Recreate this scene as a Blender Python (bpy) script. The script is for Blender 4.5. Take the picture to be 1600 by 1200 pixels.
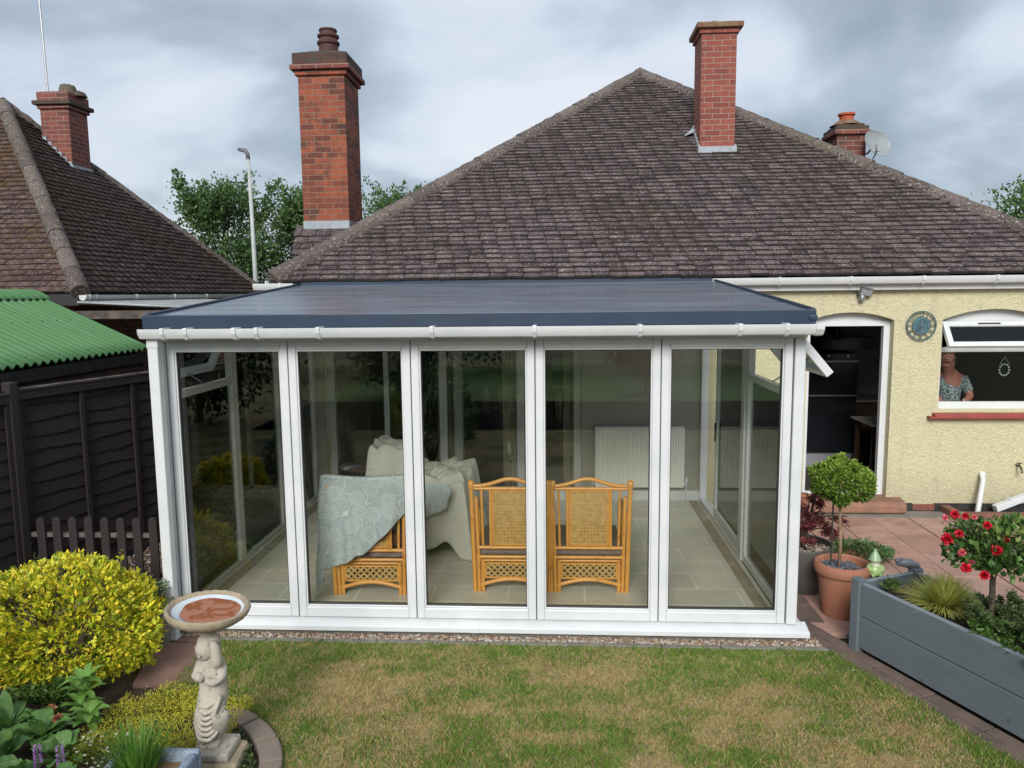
import bpy, bmesh, math, random
import numpy as np
from mathutils import Vector, Matrix
random.seed(7); RNG = np.random.default_rng(7)
S = bpy.context.scene
for o in list(bpy.data.objects): bpy.data.objects.remove(o)
PI = math.pi
# ------------------------------------------------------------------ camera
CAM = (2.8853, -5.4002, 2.5666)
yaw, pit, rol = 0.06044, 0.11962, -0.01071
F = Vector((-math.sin(yaw)*math.cos(pit), math.cos(yaw)*math.cos(pit), -math.sin(pit)))
R0 = Vector((math.cos(yaw), math.sin(yaw), 0)); U0 = R0.cross(F)
R1 = math.cos(rol)*R0 + math.sin(rol)*U0; U1 = -math.sin(rol)*R0 + math.cos(rol)*U0
cd = bpy.data.cameras.new('camera'); co = bpy.data.objects.new('camera', cd); S.collection.objects.link(co)
m = Matrix((R1, U1, -F)).transposed().to_4x4(); m.translation = CAM; co.matrix_world = m
cd.sensor_width = 36; cd.lens = 1180.1/1600*36; cd.clip_end = 2000; cd.clip_start = .05
S.camera = co
# ------------------------------------------------------------------ world, sun, exposure
W = bpy.data.worlds.new('World'); S.world = W; W.use_nodes = True
SUN_EL, SUN_AZ = math.radians(32), math.radians(186)
def nd(nt, typ, **k):
    n = nt.nodes.new(typ)
    for a, b in k.items():
        if a.startswith('_'): setattr(n, a[1:], b)
        else: n.inputs[a.replace('__', ' ')].default_value = b
    return n
wt = W.node_tree; wt.nodes.clear()
wo = wt.nodes.new('ShaderNodeOutputWorld'); bg = wt.nodes.new('ShaderNodeBackground')
sky = wt.nodes.new('ShaderNodeTexSky'); sky.sky_type = 'NISHITA'; sky.sun_disc = False
sky.sun_elevation = SUN_EL; sky.sun_rotation = SUN_AZ; sky.air_density = 1.2; sky.dust_density = 2
tc = wt.nodes.new('ShaderNodeTexCoord')
sp = wt.nodes.new('ShaderNodeSeparateXYZ'); wt.links.new(tc.outputs['Generated'], sp.inputs[0])
# project the view direction on a flat cloud deck: (x, y) / (z + k)
ad = nd(wt, 'ShaderNodeMath', _operation='ADD'); ad.inputs[1].default_value = .28; wt.links.new(sp.outputs[2], ad.inputs[0])
mx = nd(wt, 'ShaderNodeMath', _operation='MAXIMUM'); mx.inputs[1].default_value = .05; wt.links.new(ad.outputs[0], mx.inputs[0])
dx = nd(wt, 'ShaderNodeMath', _operation='DIVIDE'); wt.links.new(sp.outputs[0], dx.inputs[0]); wt.links.new(mx.outputs[0], dx.inputs[1])
dy = nd(wt, 'ShaderNodeMath', _operation='DIVIDE'); wt.links.new(sp.outputs[1], dy.inputs[0]); wt.links.new(mx.outputs[0], dy.inputs[1])
cv = wt.nodes.new('ShaderNodeCombineXYZ'); wt.links.new(dx.outputs[0], cv.inputs[0]); wt.links.new(dy.outputs[0], cv.inputs[1])
mp = wt.nodes.new('ShaderNodeMapping'); mp.inputs['Location'].default_value = (1.15, .35, 0); mp.inputs['Scale'].default_value = (1.0, 1.0, 1)
wt.links.new(cv.outputs[0], mp.inputs[0])
n1 = nd(wt, 'ShaderNodeTexNoise', Scale=1.35, Detail=7.0, Roughness=.48, Distortion=.3); wt.links.new(mp.outputs[0], n1.inputs['Vector'])
cr = wt.nodes.new('ShaderNodeValToRGB'); e = cr.color_ramp.elements
e[0].position = .36; e[0].color = (.235, .285, .345, 1); e[1].position = .63; e[1].color = (.58, .615, .67, 1)
x = e.new(.455); x.color = (.33, .39, .465, 1); x = e.new(.54); x.color = (.50, .55, .625, 1)
wt.links.new(n1.outputs[0], cr.inputs[0])
cs = nd(wt, 'ShaderNodeVectorMath', _operation='SCALE'); cs.inputs['Scale'].default_value = 9.2; wt.links.new(cr.outputs[0], cs.inputs[0])
mixs = nd(wt, 'ShaderNodeMix', _data_type='RGBA'); mixs.inputs['Factor'].default_value = .9
wt.links.new(sky.outputs[0], mixs.inputs['A']); wt.links.new(cs.outputs[0], mixs.inputs['B'])
wt.links.new(mixs.outputs['Result'], bg.inputs[0]); bg.inputs[1].default_value = .10
wt.links.new(bg.outputs[0], wo.inputs[0])
sl = bpy.data.lights.new('sun', 'SUN'); sl.energy = 2.6; sl.angle = math.radians(26); sl.color = (1, .97, .92)
so = bpy.data.objects.new('sun', sl); S.collection.objects.link(so)
sd = Vector((math.sin(SUN_AZ)*math.cos(SUN_EL), math.cos(SUN_AZ)*math.cos(SUN_EL), math.sin(SUN_EL)))
so.rotation_euler = sd.to_track_quat('Z', 'Y').to_euler(); so.location = sd*30
S.view_settings.view_transform = 'Standard'; S.view_settings.look = 'None'
S.view_settings.exposure = 0.60; S.view_settings.gamma = 1
S.cycles.max_bounces = 8; S.cycles.transparent_max_bounces = 16; S.cycles.glossy_bounces = 4
S.cycles.diffuse_bounces = 4; S.cycles.transmission_bounces = 4
# ------------------------------------------------------------------ material helpers
def newmat(name):
    m = bpy.data.materials.new(name); m.use_nodes = True; nt = m.node_tree
    return m, nt, nt.nodes['Principled BSDF']
def L(nt, a, b): nt.links.new(a, b)
def ramp(nt, fac, stops, interp='LINEAR'):
    r = nt.nodes.new('ShaderNodeValToRGB'); r.color_ramp.interpolation = interp; el = r.color_ramp.elements
    while len(el) > 1: el.remove(el[-1])
    for i, (p, c) in enumerate(stops):
        q = el[0] if i == 0 else el.new(p)
        q.position = p; q.color = (*c, 1) if len(c) == 3 else c
    L(nt, fac, r.inputs[0]); return r.outputs[0]
def noise(nt, scale, detail=4, rough=.55, vec=None, dist=0):
    n = nd(nt, 'ShaderNodeTexNoise', Scale=scale, Detail=detail, Roughness=rough, Distortion=dist)
    if vec is None: vec = ocoord(nt)
    L(nt, vec, n.inputs['Vector']); return n.outputs[0]
def ocoord(nt):
    for n in nt.nodes:
        if n.type == 'TEX_COORD': return n.outputs['Object']
    return nt.nodes.new('ShaderNodeTexCoord').outputs['Object']
def wcoord(nt):
    for n in nt.nodes:
        if n.type == 'NEW_GEOMETRY': return n.outputs['Position']
    return nt.nodes.new('ShaderNodeNewGeometry').outputs['Position']
def mixc(nt, fac, a, b, mode='MIX'):
    n = nd(nt, 'ShaderNodeMix', _data_type='RGBA', _blend_type=mode)
    for s, v in (('Factor', fac), ('A', a), ('B', b)):
        if isinstance(v, (int, float)): n.inputs[s].default_value = v
        elif isinstance(v, tuple): n.inputs[s].default_value = (*v, 1) if len(v) == 3 else v
        else: L(nt, v, n.inputs[s])
    return n.outputs['Result']
def math_(nt, op, a, b=0., clamp=False):
    n = nd(nt, 'ShaderNodeMath', _operation=op, _use_clamp=clamp)
    for i, v in enumerate((a, b)):
        if isinstance(v, (int, float)): n.inputs[i].default_value = v
        else: L(nt, v, n.inputs[i])
    return n.outputs[0]
def bump(nt, bs, h, strength=.3, dist=.01, prev=None):
    b = nd(nt, 'ShaderNodeBump', Strength=strength, Distance=dist); L(nt, h, b.inputs['Height'])
    if prev: L(nt, prev, b.inputs['Normal'])
    L(nt, b.outputs[0], bs.inputs['Normal']); return b.outputs[0]
def scaled(nt, vec, s):
    n = nd(nt, 'ShaderNodeMapping'); n.inputs['Scale'].default_value = s; L(nt, vec, n.inputs[0]); return n.outputs[0]
def attr(nt, name='tint'):
    n = nt.nodes.new('ShaderNodeAttribute'); n.attribute_name = name; return n.outputs['Fac']
def simple(name, c1, c2=None, scale=6, rough=.6, bs=.15, bscale=60, metal=0, spec=.5, world=False, detail=4, bd=.004):
    m, nt, b = newmat(name); v = wcoord(nt) if world else ocoord(nt)
    c2 = c2 or tuple(k*.8 for k in c1)
    L(nt, mixc(nt, ramp(nt, noise(nt, scale, detail, vec=v), [(.35, (0,0,0)), (.65, (1,1,1))]), c1, c2), b.inputs['Base Color'])
    b.inputs['Roughness'].default_value = rough; b.inputs['Metallic'].default_value = metal
    b.inputs['Specular IOR Level'].default_value = spec
    if bs: bump(nt, b, noise(nt, bscale, 3, vec=v), bs, bd)
    return m
M = {}
M['upvc'] = simple('white_upvc', (.60,.62,.635), (.54,.565,.58), 3.5, .32, .03, 20)
M['upvc_dirty'] = simple('weathered_upvc', (.60,.61,.60), (.48,.50,.49), 3, .4, .05, 20)
M['gasket'] = simple('rubber_gasket', (.03,.03,.03), None, 5, .6, 0)
M['steel'] = simple('steel', (.45,.46,.47), None, 8, .35, .05, 50, metal=.9)
M['black_plastic'] = simple('black_plastic', (.012,.013,.015), None, 8, .35, .05)
M['dark_room'] = simple('dark_room_paint', (.06,.058,.055), None, 2, .8, .05)
M['cream_curtain'] = simple('cream_curtain', (.42,.40,.31), (.36,.34,.26), 9, .8, .1, 30)
M['roof_metal'], nt, b = newmat('dark_blue_grp')
v = wcoord(nt)
L(nt, mixc(nt, ramp(nt, noise(nt, 1.6, 5, .6, scaled(nt, v, (.6, 2, 1))), [(.35,(0,0,0)),(.65,(1,1,1))]), (.11,.13,.165), (.17,.20,.24)), b.inputs['Base Color'])
L(nt, ramp(nt, noise(nt, 2.2, 6, .6, scaled(nt, v, (.5, 3, 1))), [(.3,(.16,)*3),(.7,(.34,)*3)]), b.inputs['Roughness'])
bump(nt, b, noise(nt, 14, 4, vec=scaled(nt, v, (.5,3,1))), .12, .01)
M['roof_edge'] = simple('dark_blue_trim', (.016,.032,.060), (.022,.04,.07), 4, .38, .05, 20)
def glass(name, tint=(.86,.92,.88), ior=1.55, rough=0):
    m, nt, b = newmat(name); nt.nodes.remove(b)
    out = [n for n in nt.nodes if n.type == 'OUTPUT_MATERIAL'][0]
    t = nt.nodes.new('ShaderNodeBsdfTransparent'); t.inputs[0].default_value = (*tint, 1)
    g = nt.nodes.new('ShaderNodeBsdfGlossy'); g.inputs['Roughness'].default_value = rough; g.inputs[0].default_value = (.97,1,.98,1)
    f = nd(nt, 'ShaderNodeFresnel', IOR=ior)
    # faint ripple of float glass
    bp = nd(nt, 'ShaderNodeBump', Strength=.02, Distance=.004); L(nt, noise(nt, 2.0, 1, vec=wcoord(nt)), bp.inputs['Height'])
    L(nt, bp.outputs[0], g.inputs['Normal'])
    x = nt.nodes.new('ShaderNodeMixShader'); L(nt, f.outputs[0], x.inputs[0]); L(nt, t.outputs[0], x.inputs[1]); L(nt, g.outputs[0], x.inputs[2])
    L(nt, x.outputs[0], out.inputs[0]); return m
M['glass'] = glass('window_glass', (.99,.998,.985), 1.58)
M['glass_side'] = glass('side_glass', (.975,.995,.975), 1.40)
def brickmat(name, cols, mortar, bw=.215, bh=.065, ms=.010, plane='xz', stain=None, rough=.85, offset=.5):
    """procedural brickwork; u runs along whichever horizontal axis the face runs"""
    m, nt, b = newmat(name); v = wcoord(nt); s = nt.nodes.new('ShaderNodeSeparateXYZ'); L(nt, v, s.inputs[0])
    c = nt.nodes.new('ShaderNodeCombineXYZ')
    if plane == 'xz': L(nt, math_(nt, 'ADD', s.outputs[0], s.outputs[1]), c.inputs[0]); L(nt, s.outputs[2], c.inputs[1])
    else: L(nt, s.outputs[0], c.inputs[0]); L(nt, s.outputs[1], c.inputs[1])
    br = nd(nt, 'ShaderNodeTexBrick', _offset=offset); br.inputs['Scale'].default_value = 1
    br.inputs['Brick Width'].default_value = bw+ms; br.inputs['Row Height'].default_value = bh+ms; br.inputs['Mortar Size'].default_value = ms*.5
    br.inputs['Mortar Smooth'].default_value = .2; br.inputs['Bias'].default_value = -.1
    br.inputs['Color1'].default_value = (0,0,0,1); br.inputs['Color2'].default_value = (1,1,1,1); br.inputs['Mortar'].default_value = (.5,.5,.5,1)
    # slightly wobbly courses
    wob = nd(nt, 'ShaderNodeTexNoise', Scale=7.0, Detail=2.0); L(nt, v, wob.inputs['Vector'])
    av = nd(nt, 'ShaderNodeVectorMath', _operation='SCALE'); av.inputs['Scale'].default_value = .012; L(nt, wob.outputs[1], av.inputs[0])
    ad = nd(nt, 'ShaderNodeVectorMath', _operation='ADD'); L(nt, c.outputs[0], ad.inputs[0]); L(nt, av.outputs[0], ad.inputs[1])
    L(nt, ad.outputs[0], br.inputs['Vector'])
    col = ramp(nt, br.outputs[0], [(i/(len(cols)-1), c_) for i, c_ in enumerate(cols)])
    col = mixc(nt, ramp(nt, noise(nt, 9, 5, vec=v), [(.3,(0,0,0)),(.75,(.5,)*3)]), col, tuple(k*.55 for k in cols[0]))
    if stain: col = mixc(nt, ramp(nt, noise(nt, stain[1], 5, .65, vec=v), [(stain[2],(0,0,0)),(stain[2]+.14,(.8,)*3)]), col, stain[0])
    col = mixc(nt, br.outputs[1], col, mixc(nt, noise(nt, 30, vec=v), mortar, tuple(k*.6 for k in mortar)))
    L(nt, col, b.inputs['Base Color']); b.inputs['Roughness'].default_value = rough
    h = math_(nt, 'SUBTRACT', math_(nt, 'MULTIPLY', noise(nt, 60, 3, vec=v), .35), br.outputs[1])
    bump(nt, b, h, .7, .008); return m
# ------------------------------------------------------------------ mesh helpers
class MB:
    def __init__(s): s.v = []; s.f = []; s.t = []
    def add(s, vs, fs, t=None):
        o = len(s.v); s.v += [tuple(map(float, q)) for q in vs]; s.f += [tuple(i+o for i in q) for q in fs]
        s.t += [t if t is not None else .5]*len(vs); return s
    def box(s, x0, x1, y0, y1, z0, z1, rz=0, c=None, t=None, M4=None):
        vs = [Vector((x, y, z)) for z in (z0, z1) for x, y in ((x0,y0),(x1,y0),(x1,y1),(x0,y1))]
        if rz:
            c = Vector(c or ((x0+x1)/2, (y0+y1)/2, 0)); rm = Matrix.Rotation(rz, 3, 'Z'); vs = [rm@(q-c)+c for q in vs]
        if M4 is not None: vs = [M4@q for q in vs]
        return s.add(vs, [(0,3,2,1),(4,5,6,7),(0,1,5,4),(1,2,6,5),(2,3,7,6),(3,0,4,7)], t)
    def bar(s, a, b, w, h, up=(0,0,1), t=None):
        a, b = Vector(a), Vector(b); d = (b-a).normalized(); up = Vector(up)
        sx = d.cross(up)
        if sx.length < 1e-4: sx = d.cross(Vector((0,1,0)))
        sx.normalize(); u = sx.cross(d)
        vs = [p + sx*i*w/2 + u*j*h/2 for p in (a, b) for i, j in ((-1,-1),(1,-1),(1,1),(-1,1))]
        return s.add(vs, [(0,1,2,3),(7,6,5,4),(0,4,5,1),(1,5,6,2),(2,6,7,3),(3,7,4,0)], t)
    def tube(s, pts, r, n=8, cap=True, t=None, squash=1):
        pts = [Vector(p) for p in pts]; rs = r if isinstance(r, (list, tuple)) else [r]*len(pts)
        vs = []; pu = None
        for i, p in enumerate(pts):
            d = (pts[min(i+1, len(pts)-1)] - pts[max(i-1, 0)]).normalized()
            if pu is None: pu = Vector((0,0,1)) if abs(d.z) < .9 else Vector((0,1,0))
            a = d.cross(pu); a = a.normalized() if a.length > 1e-5 else Vector((1,0,0)); u = a.cross(d).normalized(); pu = u
            vs += [p + (a*math.cos(k*2*PI/n)*squash + u*math.sin(k*2*PI/n))*rs[i] for k in range(n)]
        fs = [(i*n+k, i*n+(k+1)%n, (i+1)*n+(k+1)%n, (i+1)*n+k) for i in range(len(pts)-1) for k in range(n)]
        if cap: fs += [tuple(range(n))[::-1], tuple((len(pts)-1)*n+k for k in range(n))]
        return s.add(vs, fs, t)
    def lathe(s, prof, c=(0,0,0), n=24, wob=0, t=None, capb=True, capt=True, M4=None):
        vs = []
        for j, (r, z) in enumerate(prof):
            for k in range(n):
                rr = r*(1+wob*math.sin(k*2.3+j)) if wob else r
                q = Vector((rr*math.cos(k*2*PI/n), rr*math.sin(k*2*PI/n), z))
                vs.append((M4@q if M4 is not None else q) + Vector(c))
        fs = [(j*n+k, j*n+(k+1)%n, (j+1)*n+(k+1)%n, (j+1)*n+k) for j in range(len(prof)-1) for k in range(n)]
        if capb: fs.append(tuple(range(n))[::-1])
        if capt: fs.append(tuple((len(prof)-1)*n+k for k in range(n)))
        return s.add(vs, fs, t)
    def prism(s, poly, a, b, axis='x', t=None):
        """poly in the two other axes, extruded from a to b along axis"""
        def P(u, v, w): return {'x': (w,u,v), 'y': (u,w,v), 'z': (u,v,w)}[axis]
        n = len(poly); vs = [P(*q, a) for q in poly] + [P(*q, b) for q in poly]
        return s.add(vs, [tuple(range(n)), tuple(range(2*n-1, n-1, -1))] + [(i, i+n, (i+1)%n+n, (i+1)%n) for i in range(n)], t)
    def grid(s, fn, nu, nv, t=None, closed=False):
        vs = [fn(i/nu, j/nv) for j in range(nv+1) for i in range(nu+1)]
        return s.add(vs, [(j*(nu+1)+i, j*(nu+1)+i+1, (j+1)*(nu+1)+i+1, (j+1)*(nu+1)+i) for j in range(nv) for i in range(nu)], t)
    def build(s, name, mat, parent=None, origin=None, bevel=0, smooth=False, rec=True, solid=0, subsurf=0, disp=None):
        return finish(name, s.v, s.f, mat, parent, origin, s.t, bevel, smooth, rec, solid, subsurf, disp)
def wl(o):
    v = Vector((0,0,0))
    while o: v += o.location; o = o.parent
    return v
def finish(name, v, f, mat, parent=None, origin=None, t=None, bevel=0, smooth=False, rec=True, solid=0, subsurf=0, disp=None):
    off = wl(parent) if parent else Vector(origin or (0,0,0))
    if origin and parent: off = Vector(origin)
    me = bpy.data.meshes.new(name); me.from_pydata([(a-off.x, b-off.y, c-off.z) for a, b, c in v], [], f)
    if t is not None and len(set(t)) > 1:
        at = me.attributes.new('tint', 'FLOAT', 'POINT'); at.data.foreach_set('value', t)
    if rec:
        bm = bmesh.new(); bm.from_mesh(me); bmesh.ops.recalc_face_normals(bm, faces=bm.faces); bm.to_mesh(me); bm.free()
    if isinstance(mat, str): mat = M[mat]
    me.materials.append(mat); o = bpy.data.objects.new(name, me); S.collection.objects.link(o)
    if parent: o.parent = parent; o.location = off - wl(parent) if origin else (0,0,0)
    else: o.location = off
    if smooth:
        for p in me.polygons: p.use_smooth = True
        if smooth != True: me.set_sharp_from_angle(angle=math.radians(smooth))
    if solid: md = o.modifiers.new('s', 'SOLIDIFY'); md.thickness = solid
    if subsurf: md = o.modifiers.new('ss', 'SUBSURF'); md.levels = md.render_levels = subsurf
    if disp:
        tx = bpy.data.textures.new(name, 'CLOUDS'); tx.noise_scale = disp[1]; tx.noise_depth = 3
        md = o.modifiers.new('d', 'DISPLACE'); md.texture = tx; md.strength = disp[0]; md.mid_level = .5; md.texture_coords = 'GLOBAL' if len(disp) > 2 else 'LOCAL'
    if bevel: md = o.modifiers.new('b', 'BEVEL'); md.width = bevel; md.segments = 2; md.limit_method = 'ANGLE'; md.angle_limit = .6
    return o
def tag(o, label=None, cat=None, group=None, kind=None):
    if label: o['label'] = label
    if cat: o['category'] = cat
    if group: o['group'] = group
    if kind: o['kind'] = kind
    return o
def thing(name, loc, label, cat, group=None, rz=0):
    o = bpy.data.objects.new(name, None); S.collection.objects.link(o); o.location = loc; o.rotation_euler = (0,0,rz)
    o.empty_display_size = .1
    return tag(o, label, cat, group)
def struct(o): return tag(o, kind='structure')
def dup(root, loc=None, rz=None, label=None, parent=None, scale=None):
    c = root.copy(); S.collection.objects.link(c)
    if parent is not None: c.parent = parent
    if loc is not None: c.location = loc
    if rz is not None: c.rotation_euler = (0,0,rz)
    if scale is not None: c.scale = (scale,)*3
    if label: c['label'] = label
    for ch in list(root.children): dup(ch, parent=c)
    return c
def npmesh(name, verts, faces_idx, loop_tot, mat, parent=None, origin=(0,0,0), tint=None, smooth=False):
    """fast builder: verts (N,3), flat loop indices, loops per face (constant)"""
    off = np.array(wl(parent) if parent else origin, float)
    me = bpy.data.meshes.new(name); verts = np.asarray(verts, np.float32)-off.astype(np.float32); fi = np.asarray(faces_idx, np.int32).ravel(); nf = len(fi)//loop_tot
    me.vertices.add(len(verts)); me.vertices.foreach_set('co', verts.ravel())
    me.loops.add(len(fi)); me.loops.foreach_set('vertex_index', fi)
    me.polygons.add(nf); me.polygons.foreach_set('loop_start', np.arange(0, nf*loop_tot, loop_tot, dtype=np.int32))
    me.polygons.foreach_set('loop_total', np.full(nf, loop_tot, np.int32))
    if smooth: me.polygons.foreach_set('use_smooth', np.ones(nf, bool))
    if tint is not None:
        at = me.attributes.new('tint', 'FLOAT', 'POINT'); at.data.foreach_set('value', np.asarray(tint, np.float32))
    me.update(calc_edges=True); me.validate()
    if isinstance(mat, str): mat = M[mat]
    me.materials.append(mat); o = bpy.data.objects.new(name, me); S.collection.objects.link(o)
    if parent: o.parent = parent
    else: o.location = origin
    return o
def unit(a): return a/np.maximum(np.linalg.norm(a, axis=-1, keepdims=True), 1e-9)
def leaves(name, P, D, ln, wd, mat, parent=None, origin=(0,0,0), tint=None, fold=.25, droop=.0, up=None):
    """one folded pointed leaf (two quads) at each point of P, growing along D"""
    N = len(P); D = unit(D); ln = np.broadcast_to(ln, N)[:, None]; wd = np.broadcast_to(wd, N)[:, None]
    r = RNG.normal(size=(N, 3)) if up is None else np.asarray(up, float)+RNG.normal(size=(N,3))*.35
    Sd = unit(np.cross(D, r)); Nn = unit(np.cross(Sd, D))
    b = P; tip = P + D*ln - Nn*ln*droop; mid = P + D*ln*.48 + Nn*ln*.04
    l = mid + Sd*wd*.5 + Nn*wd*fold; q = mid - Sd*wd*.5 + Nn*wd*fold
    V = np.stack([b, q, tip, l, mid], 1).reshape(-1, 3)
    base = (np.arange(N)*5)[:, None]
    Fq = np.concatenate([base+np.array([[0,1,2,4]]), base+np.array([[0,4,2,3]])], 1).reshape(-1)
    t = RNG.random(N) if tint is None else tint
    return npmesh(name, V, Fq, 4, mat, parent, origin, np.repeat(t, 5))
def vnoise(x, y, seed=0):
    x = np.asarray(x, float); y = np.asarray(y, float); xi = np.floor(x).astype(int); yi = np.floor(y).astype(int); fx = x-xi; fy = y-yi
    fx = fx*fx*(3-2*fx); fy = fy*fy*(3-2*fy)
    def h(a, b):
        n = (a*374761393 + b*668265263 + seed*974634777) & 0x7fffffff
        n = ((n ^ (n >> 13))*1274126177) & 0x7fffffff
        return ((n ^ (n >> 16)) & 0xffff)/65535.
    return (h(xi,yi)*(1-fx)+h(xi+1,yi)*fx)*(1-fy) + (h(xi,yi+1)*(1-fx)+h(xi+1,yi+1)*fx)*fy
def fbm(x, y, seed=0, o=4): return sum(vnoise(x*2**k, y*2**k, seed+k)*.5**k for k in range(o))/sum(.5**k for k in range(o))
def leafmat(name, stops, rough=.5, trans=.3, spec=.35):
    m, nt, b = newmat(name); c = ramp(nt, attr(nt), stops)
    c = mixc(nt, .25, c, noise(nt, 25, 2, vec=wcoord(nt)), 'OVERLAY')
    L(nt, c, b.inputs['Base Color']); b.inputs['Roughness'].default_value = rough; b.inputs['Specular IOR Level'].default_value = spec
    tr = nt.nodes.new('ShaderNodeBsdfTranslucent'); L(nt, c, tr.inputs[0])
    x = nt.nodes.new('ShaderNodeMixShader'); x.inputs[0].default_value = trans
    out = [n for n in nt.nodes if n.type == 'OUTPUT_MATERIAL'][0]
    L(nt, b.outputs[0], x.inputs[1]); L(nt, tr.outputs[0], x.inputs[2]); L(nt, x.outputs[0], out.inputs[0]); return m
def skin(name, pts, edges, radii, mat, parent=None, origin=(0,0,0), root=0, sub=2, disp=None):
    off = wl(parent) if parent else Vector(origin)
    me = bpy.data.meshes.new(name); me.from_pydata([tuple(Vector(p)-off) for p in pts], edges, [])
    o = bpy.data.objects.new(name, me); S.collection.objects.link(o)
    if parent: o.parent = parent
    else: o.location = off
    md = o.modifiers.new('skin', 'SKIN'); md.use_smooth_shade = True
    for i, r in enumerate(radii):
        me.skin_vertices[0].data[i].radius = (r, r) if not isinstance(r, tuple) else r
        me.skin_vertices[0].data[i].use_root = (i == root)
    ss = o.modifiers.new('ss', 'SUBSURF'); ss.levels = ss.render_levels = sub
    if disp:
        tx = bpy.data.textures.new(name, 'CLOUDS'); tx.noise_scale = disp[1]; tx.noise_depth = 3
        md = o.modifiers.new('d', 'DISPLACE'); md.texture = tx; md.strength = disp[0]; md.mid_level = .5
    # apply, so the mesh is plain geometry
    dg = bpy.context.evaluated_depsgraph_get(); me2 = bpy.data.meshes.new_from_object(o.evaluated_get(dg)); o.modifiers.clear(); o.data = me2
    me2.materials.clear(); me2.materials.append(M[mat] if isinstance(mat, str) else mat)
    for p in me2.polygons: p.use_smooth = True
    return o
# ================================================================== MATERIALS FOR BUILDINGS
def tilemat(name, cols, lichen, moss, mossamt=.60):
    m, nt, b = newmat(name); v = wcoord(nt)
    c = ramp(nt, attr(nt), [(i/(len(cols)-1), k) for i, k in enumerate(cols)])
    c = mixc(nt, ramp(nt, noise(nt, 26, 4, .6, v), [(.50,(0,0,0)),(.66,(.6,)*3)]), c, tuple(k*.35 for k in cols[0]))
    c = mixc(nt, ramp(nt, noise(nt, 30, 4, .75, v), [(.575,(0,0,0)),(.625,(.85,)*3)]), c, lichen)
    c = mixc(nt, ramp(nt, math_(nt, 'MULTIPLY', noise(nt, .55, 4, .6, v), noise(nt, 14, 3, .6, v)), [(mossamt*.45,(0,0,0)),(mossamt*.62,(.9,)*3)]), c, moss)
    L(nt, c, b.inputs['Base Color']); b.inputs['Roughness'].default_value = .93; b.inputs['Specular IOR Level'].default_value = .2
    bump(nt, b, noise(nt, 45, 5, .7, v), .6, .012); return m
M['tile'] = tilemat('weathered_roof_tile', [(.050,.036,.040),(.092,.068,.074),(.138,.108,.114),(.066,.050,.056),(.158,.122,.122)], (.36,.33,.31), (.060,.045,.028), .60)
M['tile_n'] = tilemat('brown_mossy_tile', [(.060,.038,.037),(.092,.060,.057),(.120,.080,.075),(.075,.050,.048)], (.28,.24,.22), (.095,.052,.020), .54)
M['hip'] = tilemat('lichen_hip_tile', [(.09,.072,.066),(.115,.094,.086),(.14,.115,.105)], (.34,.32,.29), (.10,.09,.05), .66)
M['tile_butt'] = simple('shaded_tile_edge', (.012,.009,.009), (.026,.020,.016), 20, .95, .3)  # near-black tile edges paint in the shade gaps between rows
M['underlay'] = simple('roof_underlay', (.012,.009,.009), None, 5, .95, .1)
M['brick_orange'] = brickmat('orange_brick', [(.13,.035,.022),(.27,.066,.032),(.33,.085,.038),(.20,.05,.028)], (.26,.18,.13), stain=((.035,.024,.022), 3.2, .50))
M['brick_red'] = brickmat('red_brick', [(.19,.05,.038),(.27,.072,.05),(.23,.06,.045)], (.36,.27,.22), stain=((.09,.05,.045), 3, .60))
M['brick_dark'] = brickmat('dark_red_brick', [(.14,.042,.034),(.20,.058,.044),(.24,.07,.05)], (.34,.25,.20), stain=((.05,.035,.032), 3, .54))
M['cap_brick'] = brickmat('sooty_brick', [(.05,.028,.024),(.09,.04,.032),(.065,.034,.028)], (.07,.06,.05), stain=((.05,.05,.032), 6, .50))
M['cap'] = simple('mossy_chimney_cap', (.065,.036,.03), (.06,.055,.038), 7, .95, .8, 30, bd=.02)
M['cap2'] = simple('lichen_chimney_cap', (.16,.075,.05), (.20,.15,.08), 9, .95, .7, 40, bd=.015)
M['pot'] = simple('clay_chimney_pot', (.085,.03,.027), (.05,.025,.023), 6, .8, .3, 30)
M['pot_orange'] = simple('orange_chimney_pot', (.40,.085,.035), None, 6, .8, .2, 30)
M['pot_grey'] = simple('weathered_chimney_pot', (.13,.10,.075), (.09,.085,.06), 10, .9, .6, 40, bd=.015)
M['lead'] = simple('lead_flashing', (.30,.34,.38), (.22,.25,.28), 9, .5, .3, 20, bd=.01)
M['render'], nt, b = newmat('yellow_roughcast_render'); v = wcoord(nt)
h1 = noise(nt, 46, 3, .6, scaled(nt, v, (1, 1, 1.5)), 1.2); h2 = noise(nt, 12, 2, .5, v)
c = mixc(nt, noise(nt, 1.3, 5, .6, v), (.60,.565,.36), (.67,.635,.42))
c = mixc(nt, ramp(nt, h1, [(.32,(.55,)*3),(.47,(0,0,0))]), c, (.43,.38,.23))
c = mixc(nt, ramp(nt, noise(nt, 2.2, 5, .65, scaled(nt, v, (2.4, 2.4, .35))), [(.54,(0,0,0)),(.72,(.35,)*3)]), c, (.36,.33,.24))
zz = nt.nodes.new('ShaderNodeSeparateXYZ'); L(nt, v, zz.inputs[0])
spl = math_(nt, 'MULTIPLY', math_(nt, 'SUBTRACT', .55, zz.outputs[2], True), math_(nt, 'MULTIPLY', noise(nt, 14, 5, .7, v), 1.6))
c = mixc(nt, spl, c, (.33,.27,.18))
L(nt, c, b.inputs['Base Color']); b.inputs['Roughness'].default_value = .9
bump(nt, b, math_(nt, 'ADD', h1, math_(nt, 'MULTIPLY', h2, .4)), 1.0, .022)
M['plinth'] = simple('black_bitumen_plinth', (.012,.012,.013), (.03,.028,.026), 7, .6, .3, 40)
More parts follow.
